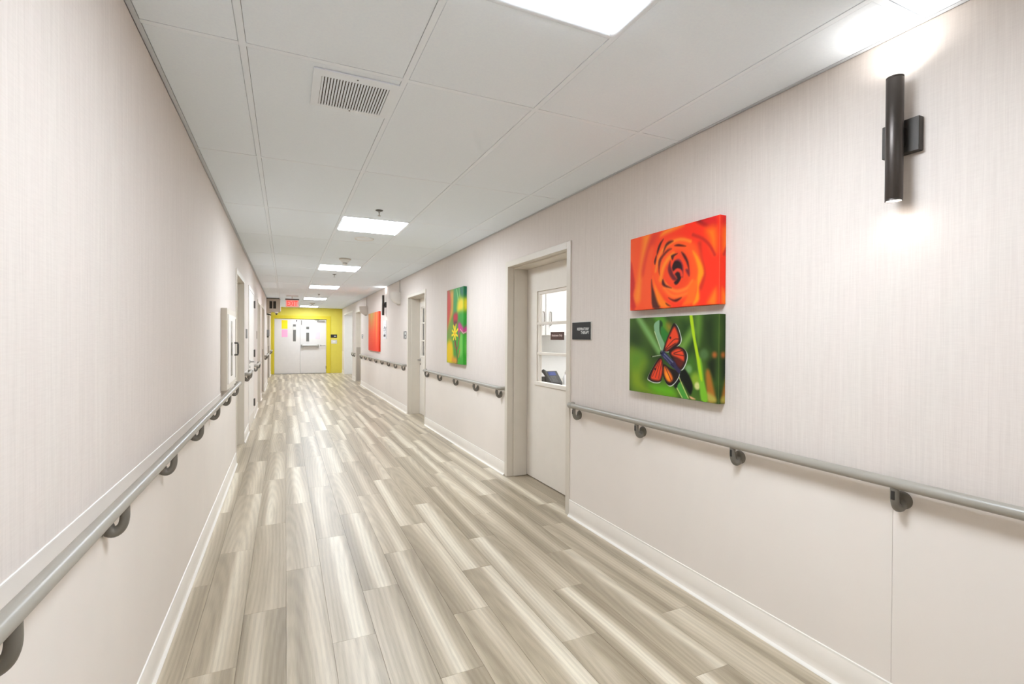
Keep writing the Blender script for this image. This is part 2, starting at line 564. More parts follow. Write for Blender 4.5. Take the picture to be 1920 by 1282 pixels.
# ceiling: slab above, lay-in panels, tee bars
ceiling = struct(MB().box(XL - WALL_T, XR + WALL_T, Y_BACK - 0.2, Y_END + 0.2, ZC + 0.05, ZC + 0.12).build('ceiling', M['plenum']), 'white suspended ceiling of lay-in panels')
TX = [XL, -0.145, 0.453, 1.063, 1.674, XR]
TY = [-4.5, -4.05, -2.80, -1.55, -0.30, 0.93, 2.06, 3.305, 4.555, 5.785, 7.05]
while TY[-1] + 1.245 < Y_END - 0.2:
    TY.append(TY[-1] + 1.245)
TY.append(Y_END)
LIGHT_Y = [-2.80, 0.835, 4.565, 7.74, 10.93, 14.42, 18.25]
LS = 0.612
BAR = 0.012
def tile(x0, x1, y0, y1):
    g = 0.0014
    MB().box(x0 + g, x1 - g, y0 + g, y1 - g, ZC + 0.0006, ZC + 0.018, 0.0012).build('ceiling_tile', M['tile'], ceiling)
for i in range(5):
    xa = TX[i] + (BAR if i else 0.019); xb = TX[i + 1] - (BAR if i < 4 else 0.019)
    ys = list(TY)
    if i == 2:
        ys = [y for y in ys if not any(a - 0.09 < y < a + LS + 0.09 for a in LIGHT_Y)]
        for a in LIGHT_Y: ys += [a, a + LS]
        ys = sorted(y for y in ys)
    for k, (p, q) in enumerate(zip(ys, ys[1:])):
        if i == 2 and any(abs(p - a) < 1e-6 for a in LIGHT_Y): continue
        tile(xa, xb, p + BAR, q - BAR)
    for y in ys[1:-1]:
        MB().box(xa, xb, y - BAR, y + BAR, ZC, ZC + 0.004).build('grid_bar', M['grid'], ceiling)
for x in TX[1:-1]:
    MB().box(x - BAR, x + BAR, Y_BACK, Y_END, ZC - 0.0006, ZC + 0.004, 0.0006).build('grid_bar', M['grid'], ceiling)
for nm, xw, s in (('trim_1', XL, 1), ('trim_2', XR, -1)):
    struct(MB().box(xw, xw + s * 0.019, Y_BACK, Y_END, ZC - 0.001, ZC + 0.003).box(xw, xw + s * 0.0022, Y_BACK, Y_END, ZC - 0.001, ZC + 0.02).build(nm, M['edge']),
           'thin grey wall angle where ceiling meets ' + ('cabinet wall' if s > 0 else 'canvas print wall'))

# ------------------------------------------------------------------ doors
def lever(parent, x, y, z, s, dirn, name='lever_handle', lock=True):
    """lever on a leaf whose face is at x; s: out of the leaf along x; dirn: along y"""
    b = MB()
    b.lathe([(0.0, 0), (0.027, 0), (0.027, 0.006 * s), (0.022, 0.011 * s), (0.010, 0.012 * s), (0.010, 0.05 * s), (0.0, 0.05 * s)], (x, y, z), 'x', 18)
    b.tube([(x + s * 0.045, y, z), (x + s * 0.05, y + dirn * 0.03, z), (x + s * 0.05, y + dirn * 0.11, z - 0.003), (x + s * 0.044, y + dirn * 0.122, z - 0.004)], [0.010, 0.010, 0.008, 0.007], 10)
    h = b.build(name, M['steel'], parent, smooth=40)
    if lock:
        MB().lathe([(0.0, 0), (0.017, 0), (0.016, 0.009 * s), (0.0, 0.01 * s)], (x, y, z - 0.075), 'x', 16).build('lock_cylinder', M['steel'], parent, smooth=40)
    return h

def door_frame(name, label, xw, s, op, depth=0.20, casing_top=0.05, guard=False):
    """s: into the wall along x. Casing on the corridor face, jambs to the stop."""
    y0, y1, zt = op
    root = struct_root(name, (xw, (y0 + y1) / 2, 0), label)
    o = -s * 0.010
    MB().box(xw + s * 0.002, xw + o, y0 - CW - J + J, y0, 0, zt + CW, 0.002).build('casing', M['frame'], root)
    MB().box(xw + s * 0.002, xw + o, y1, y1 + CW, 0, zt + CW, 0.002).build('casing', M['frame'], root)
    MB().box(xw + s * 0.002, xw + o, y0, y1, zt, zt + CW, 0.002).build('casing', M['frame'], root)
    for (a, c, z0, z1) in ((y0 - J, y0, 0, zt), (y1, y1 + J, 0, zt), (y0 - J, y1 + J, zt, zt + J)):
        MB().box(xw, xw + s * WALL_T, a, c, z0, z1).build('jamb', M['frame'], root)
    # stop: the stepped part of the jamb
    st = 0.012
    for (a, c, z0, z1) in ((y0, y0 + st, 0, zt), (y1 - st, y1, 0, zt), (y0 + st, y1 - st, zt - st, zt)):
        MB().box(xw + s * 0.055, xw + s * depth, a, c, z0, z1, 0.001).build('door_stop', M['frame'], root)
    if guard:
        MB().box(xw + s * 0.01, xw + s * (depth - 0.01), y1 - st - 0.004, y1 - st, 0.02, 1.04, 0.001).build('jamb_guard', M['guard'], root)
    return root

def plain_leaf(root, xw, s, op, depth=0.205, m='leaf'):
    y0, y1, zt = op
    return MB().box(xw + s * depth, xw + s * (depth + 0.044), y0 + 0.003, y1 - 0.003, 0.008, zt - 0.003, 0.002).build('door_leaf', M[m], root)

def glazed_leaf(root, xw, s, op, gy0, gy1, gz, depth=0.202, pane_m='glass'):
    """leaf with a three-light window; gz: the heights of sill, two muntins and head"""
    y0, y1, zt = op
    xa, xb = xw + s * depth, xw + s * (depth + 0.045)
    b = MB()
    b.box(xa, xb, y0 + 0.003, gy0, 0.008, zt - 0.003)
    b.box(xa, xb, gy1, y1 - 0.003, 0.008, zt - 0.003)
    b.box(xa, xb, gy0, gy1, 0.008, gz[0])
    b.box(xa, xb, gy0, gy1, gz[3], zt - 0.003)
    leaf = b.build('door_leaf', M['leaf'], root)
    w = 0.028
    for (a, c, z0, z1) in ((gy0, gy0 + w, gz[0] + w, gz[3] - w), (gy1 - w, gy1, gz[0] + w, gz[3] - w), (gy0, gy1, gz[3] - w, gz[3])):
        MB().box(xa + s * 0.012, xb - s * 0.004, a, c, z0, z1, 0.002).build('glazing_bead', M['leaf'], leaf)
    MB().box(xa - s * 0.012, xb - s * 0.004, gy0 - 0.02, gy1 + 0.02, gz[0] - 0.008, gz[0] + w, 0.003).build('window_sill', M['leaf'], leaf)
    for z in gz[1:3]:
        MB().box(xa + s * 0.004, xb - s * 0.004, gy0, gy1, z - 0.012, z + 0.012, 0.002).build('muntin', M['leaf'], leaf)
    zs = [gz[0] + w, gz[1], gz[2], gz[3] - w]
    for p, q in zip(zs, zs[1:]):
        MB().box(xa + s * 0.02, xa + s * 0.025, gy0 + w * 0.6, gy1 - w * 0.6, p + 0.010, q - 0.010).build('pane', M[pane_m], leaf)
    return leaf

d1 = door_frame('door_1', 'beige framed door with tall three-pane window showing a lit room', XR, 1, R_OPEN[0])
glazed_leaf(d1, XR, 1, R_OPEN[0], 3.455, 4.11, (0.905, 1.196, 1.476, 1.778))
lever(d1, XR + 0.202, 3.33, 0.95, -1, 1)
d2 = door_frame('door_2', 'beige framed door with grey three-pane window and lever handle', XR, 1, R_OPEN[1])
glazed_leaf(d2, XR, 1, R_OPEN[1], 7.62, 8.44, (1.00, 1.286, 1.59, 1.87), pane_m='opaque_grey_glass')
lever(d2, XR + 0.202, 8.49, 0.95, -1, -1)
d3 = door_frame('door_3', 'recessed beige doorway with jamb guard beside the red canvas', XR, 1, R_OPEN[2], guard=True)
plain_leaf(d3, XR, 1, R_OPEN[2])
lever(d3, XR + 0.205, 15.42, 0.95, -1, -1)
MB().box(XR + 0.19, XR + 0.205, R_OPEN[2][0] + 0.05, R_OPEN[2][1] - 0.05, 0.02, 0.30, 0.001).build('kick_plate', M['guard'], d3)

dl = door_frame('door_4', 'deep beige doorway beside the extinguisher cabinet', XL, -1, L_OPEN[0])
plain_leaf(dl, XL, -1, L_OPEN[0])
lever(dl, XL - 0.205, 6.01, 0.95, 1, 1)
# the flush white door, hung on the corridor face
y0, y1, zt = L_OPEN[1]
dl = struct_root('door_5', (XL, (y0 + y1) / 2, 0), 'flush white door with three dark hinges and lever')
for (a, c, z0, z1) in ((y0 - CW, y0, 0, zt + CW), (y1, y1 + CW, 0, zt + CW), (y0, y1, zt, zt + CW)):
    MB().box(XL - 0.002, XL + 0.012, a, c, z0, z1, 0.002).build('casing', M['leaf_white'], dl)
for (a, c, z0, z1) in ((y0 - J, y0, 0, zt), (y1, y1 + J, 0, zt), (y0 - J, y1 + J, zt, zt + J)):
    MB().box(XL, XL - WALL_T, a, c, z0, z1).build('jamb', M['frame'], dl)
MB().box(XL - 0.034, XL + 0.010, y0 + 0.004, y1 - 0.004, 0.012, zt - 0.004, 0.002).build('door_leaf', M['leaf_white'], dl)
for z in (1.855, 1.07, 0.28):
    MB().box(XL + 0.008, XL + 0.020, y1 - 0.035, y1 + 0.03, z - 0.055, z + 0.055, 0.002).lathe([(0.0, -0.06), (0.009, -0.06), (0.009, 0.06), (0.0, 0.06)], (XL + 0.024, y1, z), 'z', 10).build('hinge', M['hinge'], dl)
lever(dl, XL + 0.010, 7.93, 0.98, 1, 1)
MB().box(XL + 0.010, XL + 0.013, y0 + 0.02, y1 - 0.05, 0.02, 0.17, 0.001).build('kick_plate', M['leaf'], dl)
MB().box(XL - 0.02, XL + 0.0135, y0 - 0.004, y0 + 0.012, 0.0, 0.10).build('edge_wear', mat('worn_copper_edge', (196, 140, 110), 0.5), dl)
dl = door_frame('door_6', 'narrow recessed beige doorway past the flush white door', XL, -1, L_OPEN[2])
plain_leaf(dl, XL, -1, L_OPEN[2])
dl = door_frame('door_7', 'recessed beige doorway with tan jamb guard past the narrow doorway', XL, -1, L_OPEN[3], guard=True)
plain_leaf(dl, XL, -1, L_OPEN[3])
dl = door_frame('door_8', 'wide recessed doorway under the ventilation unit', XL, -1, L_OPEN[4], guard=True)
plain_leaf(dl, XL, -1, L_OPEN[4], m='leaf_white')

# the white alcove opening near the yellow wall
y0, y1, zt = R_OPEN[3]
al = struct_root('door_9', (XR, (y0 + y1) / 2, 0), 'bright white open alcove beside the yellow wall')
for (a, c, z0, z1) in ((y0 - CW, y0, 0, zt + CW), (y1, y1 + CW, 0, zt + CW), (y0, y1, zt, zt + CW)):
    MB().box(XR + 0.002, XR - 0.012, a, c, z0, z1, 0.002).build('casing', M['leaf_white'], al)
for (a, c, z0, z1) in ((y0 - J, y0, 0, zt), (y1, y1 + J, 0, zt), (y0 - J, y1 + J, zt, zt + J)):
    MB().box(XR, XR + WALL_T, a, c, z0, z1).build('jamb', M['room'], al)
MB().box(XR + 1.3, XR + 1.4, y0 - 0.3, y1 + 0.3, 0, 2.41).box(XR + WALL_T, XR + 1.4, y1 + 0.02, y1 + 0.12, 0, 2.41).box(XR + WALL_T, XR + 1.4, y0 - 0.12, y0 - 0.02, 0, 2.41).box(XR + WALL_T, XR + 1.4, y0 - 0.3, y1 + 0.3, 2.41, 2.5).build('alcove_shell', M['room'], al)
MB().box(XR + 0.5, XR + 1.1, 17.0, 17.6, 2.395, 2.41).build('alcove_light', M['alcove_light'], al)

# double door in the yellow wall
YD = Y_END + 0.035
dd = struct_root('door_10', ((EX0 + EX1) / 2, Y_END, 0), 'off-white double door with panic bar in the yellow wall')
for (a, c, z0, z1) in ((EX0 - 0.062, EX0, 0, EZ + 0.115), (EX1, EX1 + 0.145, 0, EZ + 0.115), (EX0, EX1, EZ, EZ + 0.115)):
    MB().box(a, c, Y_END - 0.02, Y_END + 0.002, z0, z1, 0.003).build('casing', M['yellow_trim'], dd)
for (a, c, z0, z1) in ((EX0 - J, EX0, 0, EZ), (EX1, EX1 + J, 0, EZ), (EX0 - J, EX1 + J, EZ, EZ + J)):
    MB().box(a, c, Y_END, Y_END + 0.2, z0, z1).build('jamb', M['yellow_trim'], dd)
XM = 0.495
def lite_leaf(x0, x1, lx0, lx1, z0, z1, y):
    b = MB()
    b.box(x0, lx0, y, y + 0.045, 0.012, EZ - 0.006); b.box(lx1, x1, y, y + 0.045, 0.012, EZ - 0.006)
    b.box(lx0, lx1, y, y + 0.045, 0.012, z0); b.box(lx0, lx1, y, y + 0.045, z1, EZ - 0.006)
    leaf = b.build('door_leaf', M['double_leaf'], dd)
    w = 0.012
    for (a, c, p, q) in ((lx0 - w, lx0, z0 - w, z1 + w), (lx1, lx1 + w, z0 - w, z1 + w), (lx0, lx1, z0 - w, z0), (lx0, lx1, z1, z1 + w)):
        MB().box(a, c, y - 0.006, y + 0.01, p, q).build('lite_frame', M['leaf'], leaf)
    MB().box(lx0, lx1, y + 0.018, y + 0.024, z0, z1).build('pane', M['opaque_grey_glass'], leaf)
    return leaf
la = lite_leaf(EX0 + 0.004, XM - 0.003, 0.255, 0.352, 1.18, 1.80, YD - 0.015)
lb = lite_leaf(XM + 0.003, EX1 - 0.004, 0.70, 0.80, 1.18, 1.80, YD)
MB().box(0.36, 0.395, YD - 0.035, YD - 0.01, 1.90, 1.955, 0.004).build('door_viewer', M['hinge'], la)
MB().box(XM + 0.035, XM + 0.06, YD - 0.012, YD + 0.005, 1.78, 1.95, 0.003).build('hinge', M['hinge'], lb)
b = MB().box(0.545, 1.11, YD - 0.085, YD - 0.035, 0.985, 1.055, 0.012, 2).box(0.535, 0.60, YD - 0.07, YD, 0.93, 1.075, 0.006).box(1.06, 1.13, YD - 0.07, YD, 0.95, 1.075, 0.006)
b.build('panic_bar', M['steel'], lb)
MB().lathe([(0, 0), (0.03, 0), (0.03, -0.03), (0.012, -0.035), (0.012, -0.07), (0, -0.07)], (1.20, YD, 1.03), 'y', 16).tube([(1.20, YD - 0.065, 1.03), (1.25, YD - 0.07, 1.03), (1.36, YD - 0.07, 1.035)], 0.012, 10).build('lever_handle', M['steel'], lb, smooth=40)
MB().box(1.07, 1.33, YD - 0.05, YD, 1.90, 1.955, 0.006).build('closer_body', M['steel'], lb)
MB().tube([(1.12, YD - 0.055, 1.955), (0.98, YD - 0.12, 1.965), (1.15, YD - 0.03, 1.975)], 0.009, 8).build('closer_arm', M['steel'], lb)
MB().box(EX1 - 0.02, EX1 + 0.004, YD - 0.016, YD + 0.006, 0.16, 0.27, 0.003).build('hinge', M['hinge'], lb)
MB().box(EX0, EX1, Y_END - 0.012, Y_END + 0.2, -0.002, 0.008).build('threshold', M['steel_dark'], dd)

# the lit room behind door 1: part of the setting
ry0, ry1, rx0, rx1 = 2.7, 5.46, XR + WALL_T, 4.4
rr = struct_root('wall_room', (3.2, 4.2, 0), 'white walls of the lit room behind the glazed door')
MB().box(rx0, rx1, ry1, ry1 + 0.1, 0, ZC).build('room_wall', M['room'], rr)
MB().box(rx0, rx1, ry0 - 0.1, ry0, 0, ZC).build('room_wall', M['room'], rr)
MB().box(rx1, rx1 + 0.1, ry0 - 0.1, ry1 + 0.1, 0, ZC).build('room_wall', M['room'], rr)
MB().box(rx0, rx1 + 0.1, ry0 - 0.1, ry1 + 0.1, ZC, ZC + 0.1).build('room_ceiling', M['room'], rr)
MB().box(2.75, 3.35, 3.6, 4.2, ZC - 0.012, ZC).build('room_light', M['room_light'], rr)
ROSE = [
    ('p',(255,135,40),0.05,[(0.176,1.005),(0.276,0.998),(0.204,0.739),(0.157,0.524),(0.143,0.141),(0.053,0.15),(0.129,0.598),(0.165,0.908)]),
    ('p',(225,62,42),0.04,[(0.276,0.986),(0.369,0.982),(0.319,0.866),(0.247,0.73),(0.196,0.471),(0.158,0.478),(0.183,0.677)]),
    ('p',(250,88,42),0.03,[(0.247,0.774),(0.309,0.801),(0.281,0.566),(0.282,0.346),(0.3,0.023),(0.167,0.035),(0.164,0.307)]),
    ('p',(210,45,35),0.02,[(-0.003,0.695),(0.064,0.381),(0.041,0.21),(0.077,0.044),(0.007,0.048)]),
    ('p',(255,150,40),0.03,[(0.428,0.986),(0.505,1.005),(0.65,0.998),(0.588,0.977),(0.467,0.952),(0.39,0.933)]),
    ('p',(105,22,24),0.025,[(0.778,1.007),(0.845,0.94),(0.892,0.919),(0.931,0.965),(0.852,1.005)]),
    ('p',(222,38,36),0.03,[(0.852,1.005),(0.965,1.009),(0.969,0.866),(0.885,0.908),(0.829,0.979)]),
    ('p',(255,118,25),0.05,[(0.877,0.868),(0.966,0.855),(0.968,0.596),(0.932,0.642),(0.908,0.744)]),
    ('s',(205,45,32),0.012,0.012,[(0.746,0.848),(0.845,0.771),(0.91,0.677),(0.956,0.561)]),
    ('s',(215,50,30),0.02,0.02,[(0.814,0.721),(0.823,0.554),(0.857,0.353),(0.826,0.212)]),
    ('p',(255,120,30),0.03,[(0.905,0.058),(0.97,0.182),(0.972,-0.007),(0.898,0.012)]),
    ('p',(85,36,26),0.012,[(0.281,0.39),(0.298,0.289),(0.355,0.127),(0.396,0.016),(0.3,0.018),(0.282,0.236)]),
    ('p',(255,128,25),0.02,[(0.297,0.432),(0.323,0.339),(0.434,0.109),(0.513,0.016),(0.396,0.016),(0.334,0.173)]),
    ('p',(255,88,32),0.03,[(0.295,0.564),(0.371,0.788),(0.505,0.866),(0.634,0.852),(0.764,0.744),(0.814,0.594),(0.832,0.395),(0.793,0.208),(0.693,0.102),(0.549,0.076),(0.405,0.199),(0.323,0.36)]),
    ('s',(255,130,40),0.012,0.012,[(0.332,0.492),(0.381,0.697),(0.487,0.808),(0.616,0.831),(0.721,0.776)]),
    ('p',(70,24,20),0.01,[(0.375,0.838),(0.424,0.889),(0.394,0.822),(0.352,0.704),(0.346,0.748)]),
    ('p',(75,28,25),0.012,[(0.445,0.804),(0.487,0.841),(0.536,0.831),(0.464,0.79),(0.421,0.709)]),
    ('p',(75,25,20),0.008,[(0.548,0.771),(0.598,0.776),(0.675,0.73),(0.589,0.753)]),
    ('p',(75,25,25),0.008,[(0.313,0.626),(0.338,0.702),(0.343,0.674),(0.326,0.58)]),
    ('p',(105,35,30),0.012,[(0.366,0.603),(0.391,0.663),(0.468,0.739),(0.518,0.739),(0.47,0.709),(0.402,0.628),(0.378,0.503),(0.386,0.427),(0.371,0.483)]),
    ('p',(245,70,30),0.03,[(0.403,0.381),(0.431,0.536),(0.508,0.656),(0.591,0.7),(0.688,0.624),(0.724,0.476),(0.716,0.328),(0.665,0.236),(0.567,0.208),(0.473,0.275)]),
    ('s',(255,135,35),0.02,0.02,[(0.393,0.372),(0.422,0.517),(0.479,0.621),(0.536,0.661)]),
    ('s',(255,125,45),0.014,0.014,[(0.424,0.344),(0.492,0.249),(0.585,0.196),(0.691,0.222),(0.742,0.293)]),
    ('s',(255,115,40),0.014,0.016,[(0.434,0.259),(0.52,0.152),(0.622,0.139),(0.718,0.178),(0.784,0.268)]),
    ('p',(75,25,25),0.01,[(0.409,0.326),(0.422,0.372),(0.453,0.298),(0.52,0.245),(0.433,0.279)]),
    ('p',(75,25,20),0.01,[(0.487,0.127),(0.549,0.095),(0.632,0.115),(0.586,0.072),(0.539,0.079)]),
    ('p',(85,28,20),0.008,[(0.455,0.065),(0.513,0.018),(0.474,0.032)]),
    ('p',(70,24,24),0.01,[(0.626,0.672),(0.663,0.633),(0.699,0.54),(0.709,0.434),(0.681,0.531),(0.644,0.619)]),
    ('p',(125,40,50),0.012,[(0.672,0.446),(0.709,0.439),(0.713,0.363),(0.694,0.388)]),
    ('p',(68,24,24),0.008,[(0.514,0.656),(0.586,0.665),(0.549,0.637),(0.529,0.594)]),
    ('p',(112,36,40),0.012,[(0.479,0.506),(0.504,0.589),(0.51,0.52),(0.547,0.409),(0.588,0.335),(0.538,0.342),(0.49,0.43)]),
    ('p',(140,40,60),0.01,[(0.545,0.575),(0.6,0.594),(0.645,0.503),(0.644,0.36),(0.628,0.395),(0.628,0.506),(0.591,0.566)]),
    ('p',(45,20,22),0.008,[(0.53,0.527),(0.552,0.573),(0.591,0.573),(0.626,0.527),(0.637,0.453),(0.631,0.374),(0.603,0.305),(0.57,0.279),(0.548,0.312),(0.585,0.351),(0.547,0.43),(0.527,0.485)]),
    ('s',(232,66,42),0.014,0.008,[(0.549,0.436),(0.583,0.46),(0.619,0.436),(0.631,0.388)]),
    ('p',(255,150,25),0.018,[(0.743,0.656),(0.79,0.591),(0.839,0.471),(0.855,0.372),(0.833,0.298),(0.809,0.215),(0.814,0.076),(0.77,0.014),(0.747,0.035),(0.784,0.169),(0.792,0.316),(0.799,0.423),(0.774,0.545)]),
    ('p',(255,105,30),0.02,[(0.709,0.24),(0.784,0.307),(0.784,0.169),(0.752,0.035),(0.64,0.016),(0.691,0.12)]),
]
BUTTERFLY = [
    ('p',(125,152,35),0.08,[(0.0,0.576),(0.148,0.469),(0.214,0.405),(0.184,0.18),(0.363,0.041),(0.573,0.014),(0.392,-0.018),(0.097,0.0),(0.003,0.159)]),
    ('p',(100,170,28),0.06,[(0.258,0.123),(0.517,0.139),(0.573,0.014),(0.382,0.002)]),
    ('p',(96,138,40),0.08,[(0.012,0.506),(0.103,0.556),(0.192,0.494),(0.128,0.333),(0.025,0.323)]),
    ('s',(118,162,88),0.03,0.03,[(0.122,0.998),(0.254,0.781),(0.379,0.567)]),
    ('p',(80,138,34),0.03,[(0.304,1.009),(0.433,1.011),(0.511,0.811),(0.455,0.811)]),
    ('p',(150,120,34),0.04,[(0.468,0.907),(0.511,0.904),(0.521,0.841),(0.483,0.831)]),
    ('p',(36,64,20),0.06,[(0.62,0.941),(0.75,0.886),(0.768,0.64),(0.727,0.492),(0.684,0.64)]),
    ('p',(34,52,20),0.07,[(0.847,0.929),(0.966,0.97),(0.969,0.59),(0.874,0.645)]),
    ('p',(92,132,42),0.04,[(0.774,0.991),(0.838,0.998),(0.814,0.642),(0.784,0.738)]),
    ('s',(108,148,58),0.035,0.04,[(0.631,0.597),(0.742,0.806)]),
    ('p',(64,110,30),0.05,[(0.642,0.376),(0.752,0.524),(0.796,0.255),(0.764,0.105),(0.712,0.285)]),
    ('c',(112,152,92),0.02,0.033,(0.711,0.362)),
    ('c',(78,108,60),0.02,0.04,(0.862,0.544)),
    ('c',(130,160,42),0.03,0.05,(0.784,0.248)),
    ('c',(205,205,130),0.012,0.028,(0.8,0.173)),
    ('p',(26,36,16),0.04,[(0.89,0.456),(0.966,0.517),(0.968,0.276),(0.915,0.335)]),
    ('p',(165,105,36),0.02,[(0.88,0.33),(0.915,0.362),(0.954,0.18),(0.969,0.091),(0.971,0.023),(0.902,0.023)]),
    ('p',(172,160,70),0.02,[(0.893,0.114),(0.969,0.071),(0.971,0.016),(0.902,0.018)]),
    ('c',(175,95,40),0.02,0.02,(0.96,0.544)),
    ('p',(28,60,30),0.01,[(0.385,0.952),(0.416,0.934),(0.42,0.886),(0.401,0.834),(0.386,0.845)]),
    ('p',(50,120,46),0.012,[(0.405,0.877),(0.474,0.802),(0.483,0.759),(0.446,0.665),(0.407,0.759)]),
    ('p',(128,168,128),0.006,[(0.32,0.911),(0.37,0.957),(0.385,0.941),(0.386,0.813),(0.426,0.706),(0.446,0.654),(0.427,0.569),(0.408,0.569),(0.357,0.718),(0.326,0.813)]),
    ('s',(205,215,160),0.003,0.004,[(0.327,0.813),(0.358,0.718),(0.408,0.574)]),
    ('p',(120,180,42),0.012,[(0.794,0.487),(0.834,0.49),(0.863,0.262),(0.902,0.023),(0.838,0.021),(0.816,0.257)]),
    ('p',(172,205,28),0.006,[(0.715,1.0),(0.746,0.998),(0.777,0.738),(0.814,0.526),(0.849,0.262),(0.828,0.257),(0.794,0.467),(0.755,0.708)]),
    ('p',(16,20,12),0.012,[(0.598,0.251),(0.659,0.358),(0.712,0.294),(0.755,0.171),(0.731,0.059),(0.678,0.141),(0.634,0.214),(0.59,0.118),(0.554,0.144)]),
    ('p',(75,150,55),0.006,[(0.59,0.118),(0.634,0.196),(0.709,0.016),(0.645,0.009)]),
    ('s',(200,205,120),0.004,0.004,[(0.59,0.118),(0.646,0.011)]),
    ('s',(200,205,120),0.004,0.004,[(0.612,0.253),(0.661,0.128),(0.711,0.016)]),
    ('p',(235,172,132),0.008,[(0.722,0.043),(0.783,0.018),(0.743,0.011)]),
    ('p',(225,228,220),0.004,[(0.559,0.911),(0.601,0.856),(0.628,0.765),(0.636,0.704),(0.62,0.654),(0.576,0.613),(0.511,0.558),(0.445,0.56),(0.454,0.629),(0.492,0.745),(0.529,0.847)]),
    ('p',(34,22,20),0.004,[(0.552,0.916),(0.593,0.861),(0.621,0.768),(0.628,0.708),(0.614,0.658),(0.568,0.615),(0.504,0.563),(0.438,0.565),(0.446,0.633),(0.483,0.749),(0.52,0.852)]),
    ('p',(226,68,34),0.014,[(0.552,0.866),(0.584,0.82),(0.605,0.738),(0.599,0.683),(0.549,0.64),(0.485,0.581),(0.454,0.581),(0.465,0.654),(0.502,0.759)]),
    ('p',(225,228,220),0.004,[(0.508,0.556),(0.558,0.61),(0.612,0.624),(0.665,0.599),(0.696,0.549),(0.7,0.485),(0.68,0.405),(0.646,0.342),(0.605,0.358),(0.551,0.446),(0.517,0.506)]),
    ('p',(34,22,20),0.004,[(0.499,0.563),(0.551,0.615),(0.605,0.629),(0.658,0.604),(0.689,0.556),(0.693,0.49),(0.673,0.41),(0.637,0.346),(0.598,0.362),(0.542,0.451),(0.51,0.51)]),
    ('p',(226,68,34),0.014,[(0.523,0.547),(0.568,0.59),(0.609,0.601),(0.645,0.579),(0.662,0.528),(0.665,0.478),(0.655,0.449),(0.596,0.485),(0.542,0.513)]),
    ('p',(225,228,220),0.004,[(0.404,0.474),(0.423,0.412),(0.435,0.308),(0.42,0.221),(0.396,0.159),(0.326,0.146),(0.264,0.166),(0.242,0.189),(0.263,0.257),(0.314,0.362),(0.364,0.451)]),
    ('p',(34,22,20),0.004,[(0.408,0.483),(0.429,0.421),(0.439,0.317),(0.424,0.23),(0.401,0.171),(0.33,0.155),(0.269,0.175),(0.248,0.2),(0.269,0.267),(0.319,0.371),(0.369,0.46)]),
    ('p',(226,68,34),0.014,[(0.404,0.458),(0.419,0.399),(0.423,0.314),(0.408,0.23),(0.386,0.189),(0.33,0.185),(0.285,0.203),(0.304,0.282),(0.349,0.383)]),
    ('p',(225,228,220),0.004,[(0.442,0.392),(0.518,0.346),(0.592,0.323),(0.618,0.285),(0.593,0.212),(0.548,0.148),(0.511,0.128),(0.473,0.155),(0.439,0.235),(0.433,0.317)]),
    ('p',(34,22,20),0.004,[(0.438,0.401),(0.515,0.355),(0.589,0.33),(0.614,0.294),(0.589,0.219),(0.545,0.157),(0.507,0.137),(0.468,0.162),(0.435,0.244),(0.429,0.326)]),
    ('p',(235,112,34),0.014,[(0.448,0.371),(0.492,0.333),(0.53,0.273),(0.543,0.223),(0.521,0.185),(0.492,0.187),(0.458,0.235),(0.441,0.308)]),
    ('p',(250,150,30),0.02,[(0.454,0.287),(0.488,0.289),(0.507,0.21),(0.479,0.216)]),
    ('p',(90,30,24),0.02,[(0.551,0.492),(0.655,0.449),(0.633,0.376),(0.589,0.392)]),
    ('s',(60,26,22),0.003,0.004,[(0.457,0.592),(0.549,0.708),(0.604,0.718)]),
    ('s',(60,26,22),0.003,0.004,[(0.457,0.581),(0.568,0.667)]),
    ('s',(90,30,24),0.003,0.004,[(0.399,0.44),(0.341,0.221)]),
    ('s',(90,30,24),0.003,0.004,[(0.414,0.421),(0.38,0.214)]),
    ('s',(90,30,24),0.003,0.004,[(0.389,0.44),(0.305,0.228)]),
    ('s',(60,26,22),0.003,0.004,[(0.551,0.533),(0.658,0.519)]),
    ('s',(60,26,22),0.003,0.004,[(0.551,0.544),(0.64,0.579)]),
    ('s',(60,26,22),0.003,0.004,[(0.458,0.36),(0.526,0.2)]),
    ('c',(40,20,20),0.004,0.01,(0.512,0.733)),
    ('c',(40,20,20),0.004,0.01,(0.338,0.328)),
    ('s',(46,46,84),0.024,0.008,[(0.423,0.538),(0.476,0.476)]),
    ('s',(52,50,88),0.026,0.008,[(0.457,0.497),(0.552,0.399)]),
    ('s',(50,44,76),0.018,0.008,[(0.542,0.41),(0.611,0.328)]),
    ('s',(110,112,140),0.004,0.004,[(0.446,0.528),(0.542,0.431)]),
    ('s',(30,28,50),0.004,0.004,[(0.457,0.465),(0.552,0.378)]),
    ('s',(100,100,130),0.003,0.004,[(0.438,0.497),(0.514,0.408)]),
    ('c',(30,28,40),0.004,0.014,(0.41,0.538)),
    ('s',(205,205,185),0.002,0.003,[(0.404,0.513),(0.302,0.487)]),
    ('c',(40,40,30),0.003,0.006,(0.292,0.49)),
    ('s',(150,150,130),0.002,0.003,[(0.413,0.547),(0.427,0.585)]),
]
